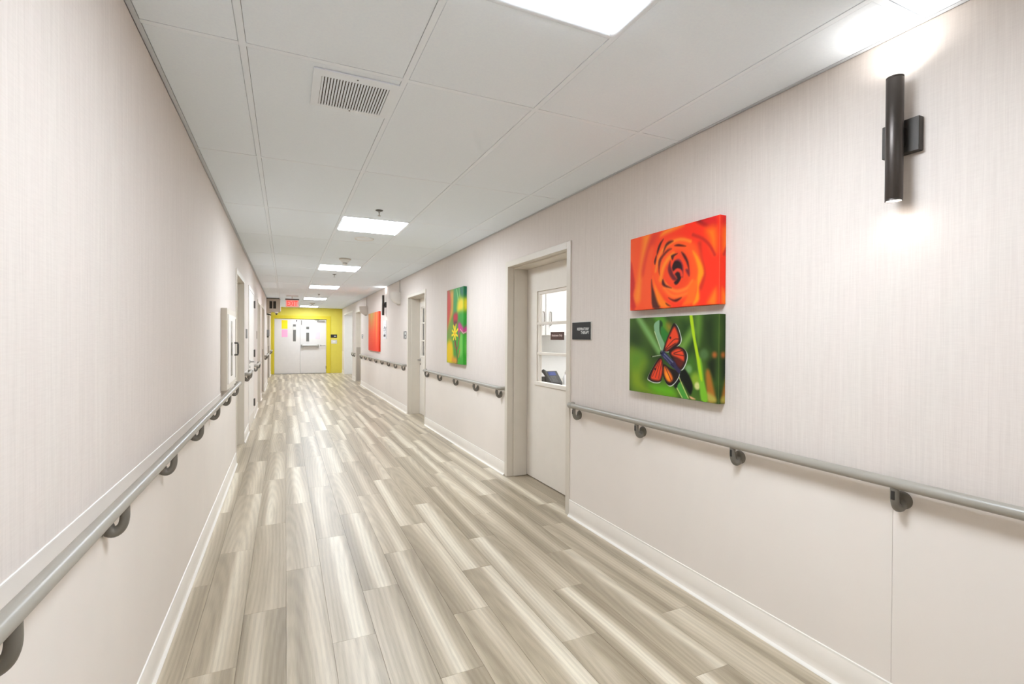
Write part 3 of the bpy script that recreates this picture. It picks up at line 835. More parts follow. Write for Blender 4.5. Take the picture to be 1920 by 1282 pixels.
MEADOW = [
    ('p',(200,72,62),0.05,[(-0.002,0.987),(0.195,0.976),(0.295,0.828),(0.156,0.557),(0.011,0.455)]),
    ('p',(222,155,62),0.05,[(0.219,0.965),(0.442,0.961),(0.414,0.733),(0.229,0.555),(0.085,0.475),(0.272,0.758)]),
    ('p',(120,150,60),0.05,[(0.06,0.454),(0.3,0.594),(0.42,0.451),(0.308,0.299),(0.063,0.288)]),
    ('p',(70,150,82),0.04,[(0.442,0.982),(0.682,0.977),(0.709,0.722),(0.448,0.681)]),
    ('s',(170,215,140),0.01,0.015,[(0.606,0.982),(0.706,0.839)]),
    ('s',(150,205,140),0.01,0.015,[(0.756,0.987),(0.793,0.883)]),
    ('p',(228,206,42),0.05,[(0.697,0.839),(0.988,0.854),(0.991,0.692),(0.657,0.685)]),
    ('p',(35,100,80),0.04,[(0.811,0.998),(0.985,1.001),(0.988,0.873),(0.844,0.91)]),
    ('p',(50,150,52),0.04,[(0.733,0.662),(0.992,0.655),(0.995,0.502),(0.801,0.544)]),
    ('p',(60,160,46),0.04,[(0.696,0.351),(0.998,0.388),(1.006,0.0),(0.645,0.016)]),
    ('p',(110,190,80),0.03,[(0.804,0.351),(0.932,0.388),(0.957,0.16),(0.81,0.108)]),
    ('p',(195,62,132),0.025,[(0.691,0.508),(0.801,0.544),(0.997,0.465),(0.998,0.408),(0.802,0.428),(0.739,0.361)]),
    ('s',(235,190,190),0.008,0.012,[(0.824,0.457),(0.998,0.403)]),
    ('p',(190,50,62),0.03,[(0.439,0.661),(0.666,0.66),(0.651,0.547),(0.526,0.51),(0.419,0.561)]),
    ('p',(90,50,55),0.03,[(0.465,0.56),(0.632,0.557),(0.58,0.509),(0.498,0.51)]),
    ('p',(228,192,22),0.04,[(0.014,0.267),(0.317,0.299),(0.414,0.149),(0.371,0.008),(0.02,0.006)]),
    ('p',(215,150,50),0.03,[(0.359,0.088),(0.643,0.075),(0.645,0.006),(0.362,0.006)]),
    ('s',(105,60,50),0.02,0.015,[(0.516,0.321),(0.609,0.203),(0.657,0.095),(0.645,0.016)]),
    ('s',(165,60,70),0.018,0.015,[(0.804,0.38),(0.719,0.253),(0.654,0.193)]),
    ('s',(185,60,60),0.014,0.015,[(0.504,0.291),(0.541,0.211)]),
    ('s',(210,110,80),0.02,0.02,[(0.799,0.186),(0.745,0.098)]),
    ('s',(246,216,34),0.022,0.008,[(0.515,0.4),(0.42,0.506)]),
    ('s',(246,216,34),0.022,0.008,[(0.515,0.4),(0.58,0.518)]),
    ('s',(246,216,34),0.022,0.008,[(0.515,0.4),(0.692,0.458)]),
    ('s',(246,216,34),0.022,0.008,[(0.515,0.4),(0.663,0.37)]),
    ('s',(246,216,34),0.022,0.008,[(0.515,0.4),(0.561,0.326)]),
    ('s',(246,216,34),0.022,0.008,[(0.515,0.4),(0.423,0.321)]),
    ('s',(246,216,34),0.022,0.008,[(0.515,0.4),(0.329,0.376)]),
    ('s',(246,216,34),0.022,0.008,[(0.515,0.4),(0.351,0.441)]),
    ('s',(246,216,34),0.022,0.008,[(0.515,0.4),(0.499,0.49)]),
    ('c',(205,115,42),0.01,0.025,(0.515,0.402)),
]

# ================================================================== THINGS
# ------------------------------------------------------------------ ceiling lights
LXA, LXB = TX[2] + BAR - 0.006, TX[3] - BAR + 0.006
def ceiling_light(y, label):
    xc, yc = (LXA + LXB) / 2, y + LS / 2
    t = thing('ceiling_light', label, 'light', (xc, yc, ZC), 'square ceiling lights')
    w = 0.018
    xa, xb, ya, yb = LXA, LXB, y + 0.004, y + LS - 0.004
    b = MB()
    for (p, q, r, s_) in ((xa, xa + w, ya, yb), (xb - w, xb, ya, yb), (xa + w, xb - w, ya, ya + w), (xa + w, xb - w, yb - w, yb)):
        b.box(p, q, r, s_, ZC - 0.004, ZC + 0.03, 0.0015)
    b.build('light_frame', M['white_metal'], t)
    MB().box(xa + w, xb - w, ya + w, yb - w, ZC - 0.008, ZC + 0.012, 0.004, 1).build('diffuser', M['diffuser'], t)
    MB().box(xa, xb, ya, yb, ZC + 0.03, ZC + 0.045).build('housing', M['white_metal'], t)
    return t
LIGHT_LABELS = ['square white ceiling light beyond the black sconce, out of view',
                'square white ceiling light near the black wall sconce and air grille',
                'square white ceiling light just before the round ceiling speaker',
                'square white ceiling light just past the cone-shaped smoke detector',
                'square white ceiling light between flower canvas and exit sign',
                'square white ceiling light just past the hanging exit sign',
                'square white ceiling light against the yellow wall']
for y, lb_ in zip(LIGHT_Y, LIGHT_LABELS):
    ceiling_light(y, lb_)

# ------------------------------------------------------------------ air grille
t = thing('ceiling_vent', 'square white louvred air grille on the ceiling', 'vent', (0.27, 2.27, ZC))
vx0, vx1, vy0, vy1 = 0.101, 0.441, 2.105, 2.445
ox0, ox1, oy0, oy1 = 0.134, 0.408, 2.157, 2.420
b = MB()
for (p, q, r, s_) in ((vx0, ox0, vy0, vy1), (ox1, vx1, vy0, vy1), (ox0, ox1, vy0, oy0), (ox0, ox1, oy1, vy1)):
    b.box(p, q, r, s_, ZC - 0.006, ZC - 0.0008)
b.build('grille_frame', M['white_metal'], t)
MB().box(ox0, ox1, oy0, oy1, ZC - 0.0012, ZC - 0.0008).build('grille_backing', M['dark'], t)
n = 23
dxs = (ox1 - ox0) / n
sl = None
for k in range(n):
    xx = ox0 + dxs * (k + 0.5)
    if sl is None:
        sl = MB().prism([(xx - 0.0048, ZC - 0.0062), (xx + 0.0030, ZC - 0.0062), (xx + 0.0036, ZC - 0.0050), (xx - 0.0040, ZC - 0.0050)], 'y', oy0, oy1).build('slat', M['white_metal'], t)
    else:
        s2 = sl.copy(); COL.objects.link(s2); s2.location = (dxs * k, 0, 0)
for (x, y) in ((0.272, 2.131), (0.272, 2.432)):
    MB().lathe([(0, 0), (0.004, 0), (0.003, -0.0015), (0, -0.0018)], (x, y, ZC - 0.006), 'z', 10).build('screw', M['steel_dark'], t)

# ------------------------------------------------------------------ sprinklers, detectors, speaker
def sprinkler(x, y, label):
    t = thing('sprinkler_head', label, 'sprinkler', (x, y, ZC), 'ceiling sprinklers')
    MB().lathe([(0, 0), (0.032, 0), (0.030, -0.004), (0.016, -0.009), (0, -0.009)], (x, y, ZC - 0.001), 'z', 20).build('escutcheon', M['steel_dark'], t, smooth=40)
    MB().lathe([(0, -0.008), (0.009, -0.008), (0.008, -0.020), (0.005, -0.022), (0.0045, -0.046), (0, -0.046)], (x, y, ZC), 'z', 12).build('sprinkler_body', M['steel'], t, smooth=40)
    MB().lathe([(0, -0.046), (0.013, -0.046), (0.014, -0.049), (0, -0.050)], (x, y, ZC), 'z', 12).build('deflector', M['steel'], t)
sprinkler(0.718, 4.239, 'small steel sprinkler head before the light near the ceiling speaker')
sprinkler(0.759, 8.87, 'small steel sprinkler head past the light behind the smoke detector')
sprinkler(0.760, 13.1, 'small steel sprinkler head between flower canvas light and exit sign')

def detector(x, y, r, label):
    t = thing('smoke_detector', label, 'smoke detector', (x, y, ZC), 'cone-shaped smoke detectors')
    MB().lathe([(0, 0), (r, 0), (r, -0.010), (r * 0.92, -0.016), (0, -0.016)], (x, y, ZC - 0.001), 'z', 28).build('detector_base', M['beige'], t, smooth=40)
    MB().lathe([(0, -0.015), (r * 0.85, -0.016), (r * 0.50, -0.052), (r * 0.44, -0.058), (0, -0.058)], (x, y, ZC), 'z', 28).build('detector_body', M['white'], t, smooth=40)
    MB().lathe([(0, -0.057), (r * 0.36, -0.057), (r * 0.36, -0.066), (0, -0.066)], (x, y, ZC), 'z', 20).build('smoke_inlet', M['steel_dark'], t)
    MB().lathe([(0, -0.065), (r * 0.44, -0.065), (r * 0.42, -0.080), (r * 0.30, -0.086), (0, -0.087)], (x, y, ZC), 'z', 24).build('detector_cap', M['white'], t, smooth=40)
detector(0.741, 7.06, 0.078, 'cone-shaped white smoke detector before the ceiling light past the speaker')
detector(0.775, 16.7, 0.078, 'cone-shaped smoke detector near the yellow wall')

t = thing('ceiling_speaker', 'flat round white ceiling speaker', 'speaker', (0.776, 5.53, ZC))
MB().lathe([(0.088, 0), (0.105, 0), (0.103, -0.006), (0.094, -0.010), (0.086, -0.006)], (0.776, 5.53, ZC - 0.0005), 'z', 36).build('speaker_rim', M['white'], t, smooth=40)
MB().lathe([(0, 0), (0.088, 0), (0.086, -0.006), (0.05, -0.009), (0, -0.010)], (0.776, 5.53, ZC), 'z', 36).build('speaker_grille', M['white_metal'], t, smooth=40)

# ------------------------------------------------------------------ exit sign
ye = 14.0
t = thing('exit_sign', 'hanging red EXIT sign before the yellow wall', 'exit sign', (0.165, ye, ZC))
MB().box(0.02, 0.31, ye - 0.05, ye + 0.05, ZC - 0.022, ZC, 0.004).build('ceiling_plate', M['white'], t)
MB().box(0.145, 0.185, ye - 0.02, ye + 0.02, ZC - 0.085, ZC - 0.02).build('stem', M['white'], t)
MB().box(0.0, 0.33, ye - 0.022, ye + 0.022, 2.302, 2.328, 0.004).build('sign_housing', M['steel_dark'], t)
MB().box(0.012, 0.318, ye - 0.004, ye + 0.004, 2.118, 2.303, 0.003).build('sign_panel', M['exit_panel'], t)
lettering('sign_letters', 'EXIT', t, ('y-', ye - 0.006), (0.04, 0.29, 2.145, 2.275), M['exit_red'], 'CENTER')

# ------------------------------------------------------------------ wall sconces
def sconce(y, label):
    t = thing('wall_sconce', label, 'sconce', (XR, y, 1.98), 'black cylinder wall sconces')
    xc, r = XR - 0.060, 0.0255
    z0, z1 = 1.813, 2.238
    b = MB()
    b.lathe([(r - 0.003, z0 + 0.010), (r - 0.003, z0), (r, z0 + 0.001), (r, z0 + 0.006), (r - 0.0008, z0 + 0.007), (r, z0 + 0.008), (r, z1 - 0.008), (r - 0.0008, z1 - 0.007), (r, z1 - 0.006), (r, z1 - 0.001), (r - 0.003, z1), (r - 0.003, z1 - 0.010)], (xc, y, 0), 'z', 40)
    b.build('tube', M['bronze'], t, smooth=40)
    for z, d in ((z0 + 0.004, -1), (z1 - 0.004, 1)):
        MB().lathe([(0, -0.001), (r - 0.0035, -0.001), (r - 0.0035, 0.001), (0, 0.001)], (xc, y, z), 'z', 32).build('lens', M['lens'], t)
        ld = bpy.data.lights.new('sconce_beam', 'SPOT')
        ld.energy = SCONCE_WATTS[0 if d < 0 else 1]; ld.spot_size = math.radians(160); ld.spot_blend = 1.0
        ld.shadow_soft_size = 0.02; ld.color = (1.0, 0.97, 0.94)
        lo = bpy.data.objects.new('sconce_beam', ld); COL.objects.link(lo)
        lo.parent = t
        lo.location = Vector((xc, y, z + d * 0.012)) - Vector(WLOC[t.name])
        lo.rotation_euler = (0, 0, 0) if d < 0 else (math.pi, 0, 0)
    MB().box(XR - 0.027, XR, y - 0.057, y + 0.057, 1.978, 2.093, 0.002).build('back_plate', M['bronze_plate'], t)
    MB().box(XR - 0.045, XR - 0.026, y - 0.018, y + 0.018, 2.005, 2.065, 0.002).build('arm', M['bronze'], t)
    return t
sconce(0.984, 'black cylinder up-down sconce above the handrail near the butterfly canvas')
sconce(10.66, 'black cylinder up-down sconce between red canvas and bowl-shaped fixture')

# ------------------------------------------------------------------ canvas prints
def paint(layers, base, W, H, nu, nv, mu, mv):
    """paint layers on a sheet with wrapped margins mu, mv (in u and v): returns colours (nv,nu,3) in linear light and the sheet coordinates"""
    u = np.linspace(-mu, 1 + mu, nu); v = np.linspace(-mv, 1 + mv, nv)
    # mirrored wrap at the edges
    ur = np.where(u < 0, -u, np.where(u > 1, 2 - u, u)); vr = np.where(v < 0, -v, np.where(v > 1, 2 - v, v))
    U, V = np.meshgrid(ur, vr)
    asp = H / W
    col = base(U, V)
    X, Y = U, V * asp
    def seg(a, c):
        ax, ay, bx, by = a[0], a[1] * asp, c[0], c[1] * asp
        dx, dy = bx - ax, by - ay
        tt = np.clip(((X - ax) * dx + (Y - ay) * dy) / (dx * dx + dy * dy + 1e-12), 0, 1)
        return np.hypot(X - ax - tt * dx, Y - ay - tt * dy)
    def curve(pts, closed, k=3):
        n_ = len(pts)
        if n_ < 3: return list(pts)
        out = []
        for i in range(n_ if closed else n_ - 1):
            g = (lambda q: np.array(pts[q % n_])) if closed else (lambda q: np.array(pts[min(max(q, 0), n_ - 1)]))
            p0_, p1_, p2_, p3_ = g(i - 1), g(i), g(i + 1), g(i + 2)
            for t_ in np.arange(k) / k:
                out.append(tuple(0.5 * (2 * p1_ + (p2_ - p0_) * t_ + (2 * p0_ - 5 * p1_ + 4 * p2_ - p3_) * t_ ** 2 + (3 * p1_ - p0_ - 3 * p2_ + p3_) * t_ ** 3)))
        if not closed: out.append(pts[-1])
        return out
    for l in layers:
        if l[0] == 'p':
            pts = curve(l[3], True); d = np.full(X.shape, 9.0); inside = np.zeros(X.shape, bool)
            for a, c in zip(pts, pts[1:] + pts[:1]):
                d = np.minimum(d, seg(a, c))
                ay, cy = a[1] * asp, c[1] * asp
                cond = (ay > Y) != (cy > Y)
                xi = a[0] + (Y - ay) / (cy - ay + 1e-12) * (c[0] - a[0])
                inside ^= cond & (X < xi)
            sd = np.where(inside, -d, d); soft = l[2]
        elif l[0] == 's':
            d = np.full(X.shape, 9.0)
            ln_ = curve(l[4], False)
            for a, c in zip(ln_, ln_[1:]): d = np.minimum(d, seg(a, c))
            sd = d - l[2]; soft = l[3]
        else:
            sd = np.hypot(X - l[4][0], Y - l[4][1] * asp) - l[3]; soft = l[2]
        w = np.clip(0.5 - sd / (2 * soft), 0, 1); w = w * w * (3 - 2 * w)
        col = col * (1 - w[..., None]) + np.array(l[1], float) * w[..., None]
    c = np.clip(col, 0, 255) / 255
    return np.where(c <= 0.04045, c / 12.92, ((c + 0.055) / 1.055) ** 2.4), u, v

def canvas(label, y0, y1, z0, z1, layers, base, nu, nv, depth=0.042, name='canvas_print', gap=0.002):
    W, H = y1 - y0, z1 - z0
    t = thing(name, label, 'canvas', (XR, (y0 + y1) / 2, z0))
    mu, mv = depth / W, depth / H
    ku = max(3, int(nu * mu)); kv = max(3, int(nv * mv))
    col, u, v = paint(layers, base, W, H, nu + 2 * ku, nv + 2 * kv, mu, mv)
    xf = XR - depth - gap
    o0 = WLOC[t.name]
    n_u, n_v = len(u), len(v)
    def fold(a, span):
        return np.clip(a, 0, 1), np.where(a < 0, -a, np.where(a > 1, a - 1, 0)) * span
    U, du = fold(u, W); V, dv = fold(v, H)
    UU, VV = np.meshgrid(U, V); DU, DV = np.meshgrid(du, dv)
    r = 0.0022
    X = xf + np.maximum(DU, DV)
    co = np.stack([X - o0[0], y1 - UU * W - o0[1], z0 + VV * H - o0[2]], -1).reshape(-1, 3)
    idx = np.arange(n_u * n_v).reshape(n_v, n_u)
    q = np.stack([idx[:-1, :-1], idx[:-1, 1:], idx[1:, 1:], idx[1:, :-1]], -1)
    uc = (u[:-1] + u[1:]) / 2; vc = (v[:-1] + v[1:]) / 2
    ou = (uc < 0) | (uc > 1); ov = (vc < 0) | (vc > 1)
    keep = ~(ov[:, None] & ou[None, :])
    q = q[keep].reshape(-1, 4)
    me = bpy.data.meshes.new('canvas_sheet')
    me.from_pydata(co.tolist(), [], q.tolist())
    at = me.color_attributes.new('print', 'FLOAT_COLOR', 'POINT')
    rgba = np.concatenate([col.reshape(-1, 3), np.ones((n_u * n_v, 1))], 1)
    at.data.foreach_set('color', rgba.ravel().astype(np.float32))
    me.materials.append(M['print'])
    link('canvas_sheet', me, t, Vector(o0))
    MB().box(xf + 0.004, XR - gap * 0.5, y0 + 0.003, y1 - 0.003, z0 + 0.003, z1 - 0.003).build('stretcher_frame', M['wood'], t)
    return t

def mixc(a, c, w):
    return np.array(a, float) * (1 - w[..., None]) + np.array(c, float) * w[..., None]

def rose_base(U, V):
    return mixc((250, 92, 40), (248, 52, 28), np.clip(U * 1.5, 0, 1))
def butterfly_base(U, V):
    n_ = 0.5 + 0.5 * np.sin(U * 14 + V * 5) * np.cos(V * 9 - U * 4)
    return mixc((44, 66, 24), (72, 104, 34), n_)
def meadow_base(U, V):
    return mixc((96, 150, 62), (60, 140, 56), np.clip(U, 0, 1))
def red_base(U, V):
    rs = np.random.RandomState(5)
    st = np.zeros(U.shape)
    for k in range(9):
        f, p, g = rs.uniform(8, 60), rs.uniform(0, 6.28), rs.uniform(-1.5, 1.5)
        st += np.sin(U * f + p + g * V) / (1 + f / 25)
    st = np.clip(0.5 + 0.22 * st, 0, 1)
    c = mixc((238, 60, 36), (250, 140, 70), st * np.clip(V * 1.5, 0, 1))
    g = np.clip((V - 0.5) * 2.2, 0, 1) * np.clip(1.25 - np.abs(U - 0.3) * 2.6, 0, 1) * (0.35 + 0.65 * st)
    c = c * (1 - g[..., None]) + np.array((196, 196, 70)) * g[..., None]
    h = np.clip(1 - np.abs(U - 0.78) * 6, 0, 1) * np.clip(V * 1.2 - 0.1, 0, 1)
    return c * (1 - 0.6 * h[..., None]) + np.array((250, 140, 40)) * 0.6 * h[..., None]

FOLD_HIGHLIGHT = [('s', (255, 140, 105), 0.0012, 0.003, [(1, 0), (1, 1)])]  # highlight on the fold edge, painted into the print
FOLD_HIGHLIGHT_GREEN = [('s', (150, 160, 90), 0.001, 0.0025, [(1, 0), (1, 1)])]  # same painted edge highlight, toned for the green canvas
canvas('orange red rose canvas hanging above the butterfly canvas', 1.742, 2.419, 1.509, 1.942, ROSE + FOLD_HIGHLIGHT, rose_base, 230, 150)
canvas('green canvas with orange butterfly hanging above the handrail', 1.740, 2.421, 1.022, 1.461, BUTTERFLY + FOLD_HIGHLIGHT_GREEN, butterfly_base, 270, 176)
canvas('tall meadow canvas with yellow flower between the two glazed doors', 5.51, 6.157, 1.018, 1.95, [(l[0], l[1], l[2] * 1.9, l[3]) if l[0] == 'p' else l for l in MEADOW], meadow_base, 120, 170)
canvas('orange red streaked canvas beside a black sconce', 11.29, 12.79, 1.016, 1.932, [], red_base, 130, 80)

# ------------------------------------------------------------------ handrails
def smooth_path(pts, k=4):
    P = [Vector(p) for p in pts]
    P = [P[0] * 2 - P[1]] + P + [P[-1] * 2 - P[-2]]
    out = []
    for i in range(1, len(P) - 2):
        for t_ in range(k):
            t_ /= k
            p0_, p1_, p2_, p3_ = P[i - 1:i + 3]
            out.append(0.5 * (2 * p1_ + (p2_ - p0_) * t_ + (2 * p0_ - 5 * p1_ + 4 * p2_ - p3_) * t_ ** 2 + (3 * p1_ - p0_ - 3 * p2_ + p3_) * t_ ** 3))
    out.append(P[-2])
    return out
def bracket_mesh(s):
    """round wall flange with a curved arm up to the underside of the rail"""
    b = MB()
    b.lathe([(0.0, 0.0), (0.031, 0.0), (0.031, s * 0.003), (0.029, s * 0.008), (0.022, s * 0.014), (0.010, s * 0.017), (0.0, s * 0.0172)], (0, 0, -0.064), 'x', 28)
    o_ = RAIL_OFF
    path = smooth_path([(s * 0.006, 0, -0.068), (s * 0.018, 0, -0.083), (s * 0.032, 0, -0.086), (s * (o_ - 0.006), 0, -0.073), (s * o_, 0, -0.050), (s * o_, 0, -0.014)])
    n_ = len(path)
    b.tube(path, [0.020 - 0.0075 * min(1, k / (n_ * 0.6)) for k in range(n_)], 16, side=(0, 1, 0), flat=1.05)
    return b
BR = {}
def handrail(s, y0, y1, ys, label, start=True, end=True):
    """s: out of the wall along x"""
    xw, z = (XR, RAIL_Z_RIGHT) if s < 0 else (XL, RAIL_Z_LEFT)
    t = thing('handrail', label, 'handrail', (xw, (y0 + y1) / 2, z), 'wall handrails')
    xr, R, er = xw + s * RAIL_OFF, 0.0190, 0.034
    ya, yb = (y0 + (er if start else 0)), (y1 - (er if end else 0))
    MB().tube([(xr, ya, z), (xr, yb, z)], R, 20).build('rail', M['rail'], t, smooth=40)
    for on, yy, d in ((start, y0, 1), (end, y1, -1)):
        if not on: continue
        pts = [(xw, yy + d * 0.0, z), (xr - s * er, yy, z)]
        for k in range(1, 7):
            a = k / 6 * math.pi / 2
            pts.append((xr - s * er + s * er * math.sin(a), yy + d * er * (1 - math.cos(a)), z))
        pts.append((xr, yy + d * (er + 0.03), z))
        MB().tube(pts, R + 0.0012, 20).build('end_return', M['rail'], t, smooth=40)
    for y in ys:
        if s not in BR:
            o = bracket_mesh(s)
            q = bpy.data.objects
            bm_ = o.build('bracket', M['bracket'], None, smooth=60)
            BR[s] = bm_.data
            bpy.data.objects.remove(bm_)
            sl_ = MB().box(s * (RAIL_OFF + 0.004), s * (RAIL_OFF + 0.0134), -0.0062, 0.0062, -0.056, -0.024, 0.002).build('bracket_slot', M['slot'], None)
            BR[s, 'slot'] = sl_.data
            bpy.data.objects.remove(sl_)
        br = link('bracket', BR[s], t, Vector((0, 0, 0)), (xw, y, z))
        if s > 0: continue
        so = bpy.data.objects.new('bracket_slot', BR[s, 'slot']); COL.objects.link(so); so.parent = br
    return t
handrail(-1, -3.6, 3.125, [-3.1, -2.43, -1.74, -1.06, -0.37, 0.30, 0.975, 1.648, 2.34, 3.04], 'taupe tube handrail under the rose and butterfly canvases', start=True)
handrail(-1, 4.395, 7.31, [4.47, 5.12, 5.83, 6.53, 7.20], 'taupe tube handrail under the meadow flower canvas')
handrail(-1, 8.70, 14.33, [8.80, 9.5, 10.2, 10.95, 11.75, 12.6, 13.4, 14.2], 'taupe tube handrail under the red streaked canvas')
handrail(-1, 15.62, 16.20, [15.70, 16.12], 'short taupe handrail between recessed doorway and white alcove')
handrail(1, -3.6, 5.72, [-2.8, -2.0, -1.2, -0.4, 0.37, 1.11, 1.75, 2.44, 3.18, 3.93, 4.70, 5.45], 'taupe tube handrail below the extinguisher cabinet')
handrail(1, 7.06, 7.72, [7.17, 7.60], 'short taupe handrail between deep doorway and flush white door')
handrail(1, 9.06, 10.22, [9.17, 10.08], 'short taupe handrail past the flush white door')
handrail(1, 13.60, 15.40, [13.75, 14.5, 15.25], 'taupe handrail before the doorway under the ventilation unit')
handrail(1, 18.06, 19.36, [18.2, 19.2], 'short taupe handrail ending at the yellow wall')

# ------------------------------------------------------------------ signs on the walls
t = thing('door_sign', 'black RESPIRATORY THERAPY sign beside the glazed door', 'sign', (XR, 3.02, 1.33))
MB().box(XR - 0.006, XR, 2.893, 3.139, 1.326, 1.459, 0.001).build('sign_backing', M['signback'], t)
MB().box(XR - 0.010, XR - 0.006, 2.899, 3.139, 1.330, 1.455, 0.0008).build('sign_face', M['black'], t)
lettering('sign_text', 'RESPIRATORY\nTHERAPY', t, ('x-', XR - 0.0106), (3.068, 2.914, 1.371, 1.416), M['letter'], 'RIGHT')

xg = XR + 0.202 + 0.020
t = thing('window_sign', 'small brown Employees Only sign on the door window', 'sign', (xg, 3.757, 1.325))
MB().box(xg - 0.003, xg - 0.0002, 3.640, 3.875, 1.325, 1.395, 0.0008).build('sign_face', M['brown'], t)
lettering('sign_text', 'Employees Only', t, ('x-', xg - 0.0036), (3.850, 3.668, 1.349, 1.375), M['letter_pink'], 'CENTER')

def room_plate(x, s, y0, y1, z0, z1, label, m='gray_sign', marks=True):
    t = thing('room_plate', label, 'sign', (x, (y0 + y1) / 2, z0))
    MB().box(x, x + s * 0.008, y0, y1, z0, z1, 0.001).build('sign_face', M[m], t)
    if marks:
        w, h = y1 - y0, z1 - z0
        MB().box(x + s * 0.008, x + s * 0.0088, y0 + w * 0.12, y0 + w * 0.5, z0 + h * 0.55, z0 + h * 0.85).build('sign_marks', M['letter'], t)
        MB().box(x + s * 0.008, x + s * 0.0088, y0 + w * 0.12, y0 + w * 0.4, z0 + h * 0.15, z0 + h * 0.35).build('sign_marks', M['letter'], t)
    return t
room_plate(XR, -1, 8.70, 8.90, 1.317, 1.452, 'dark grey room plate between bowl-shaped fixture and door with grey panes')
room_plate(XR, -1, 14.05, 14.28, 1.307, 1.42, 'grey room plate beside the doorway past the red canvas')
room_plate(XL, 1, 5.50, 5.66, 1.318, 1.445, 'pale room plate between extinguisher cabinet and deep doorway', 'signback', False)
room_plate(XL, 1, 7.33, 7.55, 1.315, 1.438, 'grey room plate between deep doorway and flush white door', 'gray_sign', False)
room_plate(XL, 1, 9.95, 10.15, 1.30, 1.44, 'tan room plate before the narrow recessed doorway', 'guard', False)

# small framed notice under the far sconce
def flat_print(t, name, x, y0, y1, z0, z1, fn, nu, nv, material):
    U, V = np.meshgrid(np.linspace(0, 1, nu), np.linspace(0, 1, nv))
    c = np.clip(fn(U, V), 0, 255) / 255
    c = np.where(c <= 0.04045, c / 12.92, ((c + 0.055) / 1.055) ** 2.4)
    o0 = np.array(WLOC[t.name])
    co = np.stack([np.full(U.shape, x), y1 - U * (y1 - y0), z0 + V * (z1 - z0)], -1).reshape(-1, 3) - o0
    idx = np.arange(nu * nv).reshape(nv, nu)
    q = np.stack([idx[:-1, :-1], idx[:-1, 1:], idx[1:, 1:], idx[1:, :-1]], -1).reshape(-1, 4)
    me = bpy.data.meshes.new(name); me.from_pydata(co.tolist(), [], q.tolist())
    at = me.color_attributes.new('print', 'FLOAT_COLOR', 'POINT')
    at.data.foreach_set('color', np.concatenate([c.reshape(-1, 3), np.ones((nu * nv, 1))], 1).ravel().astype(np.float32))
    me.materials.append(material)
    return link(name, me, t, Vector(o0))
t = thing('wall_notice', 'black and white printed notice under a black sconce', 'notice', (XR, 10.76, 1.33))
MB().box(XR - 0.008, XR, 10.58, 10.93, 1.31, 1.70, 0.001).build('notice_board', M['white'], t)
def notice_fn(U, V):
    rs = np.random.RandomState(3)
    g = np.full(U.shape, 226.0)
    for _ in range(26):
        a, c_ = rs.uniform(0.1, 0.8, 2); w, h = rs.uniform(0.05, 0.25), rs.uniform(0.02, 0.10)
        g[(U > a) & (U < a + w) & (V > c_) & (V < c_ + h)] = rs.uniform(60, 170)
    g[(U > 0.12) & (U < 0.8) & (V > 0.10) & (V < 0.22)] = 60
    return np.stack([g, g, g], -1)
flat_print(t, 'notice_print', XR - 0.0086, 10.59, 10.92, 1.32, 1.69, notice_fn, 24, 40, M['poster'])

# ------------------------------------------------------------------ bowl-shaped wall fixtures with conduit
def wall_fixture(y, zt, label, wy=0.20):
    t = thing('wall_fixture', label, 'wall fixture', (XR, y, zt - 0.22), 'bowl-shaped wall fixtures')
    bm = bmesh.new()
    nr, na = 10, 18
    depth, h = 0.205, 0.225
    rows = []
    for i in range(nr + 1):
        f = i / nr
        k = math.sqrt(max(0.0, 1 - (f * 0.97) ** 2.4))
        k = k if f < 1 else 0.30
        rows.append([bm.verts.new((XR - 0.002 - depth * k * math.sin(a * math.pi / na) ** 0.75, y + wy / 2 * (0.45 + 0.55 * k) * -math.cos(a * math.pi / na), zt - h * f)) for a in range(na + 1)])
    for A, B in zip(rows, rows[1:]):
        for a in range(na):
            bm.faces.new((A[a], A[a + 1], B[a + 1], B[a]))
    bm.faces.new(rows[0]); bm.faces.new(rows[-1][::-1])
    bm.faces.new([r[0] for r in rows] + [r[-1] for r in rows[::-1]])
    b = MB(); b.bm.free(); b.bm = bm
    b.build('fixture_bowl', M['beige'], t, smooth=50)
    MB().box(XR - 0.06, XR - 0.004, y - 0.04, y + 0.03, zt - h - 0.014, zt - h + 0.01, 0.006).build('latch', M['guard'], t)
    MB().box(XR - 0.016, XR - 0.001, y - 0.012, y + 0.012, zt - 0.002, ZC, 0.002).build('conduit', M['beige'], t)
    return t
wall_fixture(9.25, 2.185, 'beige bowl-shaped wall fixture between door with grey panes and black sconce')
wall_fixture(13.35, 2.15, 'beige bowl-shaped wall fixture past the red canvas')

# ------------------------------------------------------------------ extinguisher cabinet on the left wall
cx = XL + 0.046
t = thing('extinguisher_cabinet', 'shallow white wall cabinet with glass slot and dark pull', 'cabinet', (XL, 4.93, 0.90))
MB().box(XL + 0.0005, cx, 4.56, 5.31, 0.898, 1.568, 0.002).build('cabinet_body', M['frame'], t)
dr = MB().box(cx, cx + 0.006, 4.61, 5.26, 0.945, 1.52, 0.002).build('cabinet_door', M['leaf_white'], t)
MB().box(cx + 0.006, cx + 0.008, 4.80, 4.92, 1.00, 1.47, 0.001).build('pane', M['opaque_grey_glass'], dr)
b = MB().tube([(cx + 0.004, 5.12, 1.17), (cx + 0.032, 5.12, 1.172), (cx + 0.034, 5.12, 1.185), (cx + 0.034, 5.12, 1.265), (cx + 0.032, 5.12, 1.278), (cx + 0.004, 5.12, 1.28)], 0.008, 10)
b.build('pull_handle', M['steel_dark'], dr, smooth=40)
MB().box(cx + 0.006, cx + 0.010, 5.19, 5.20, 0.96, 1.50).build('door_seam', M['guard'], dr)

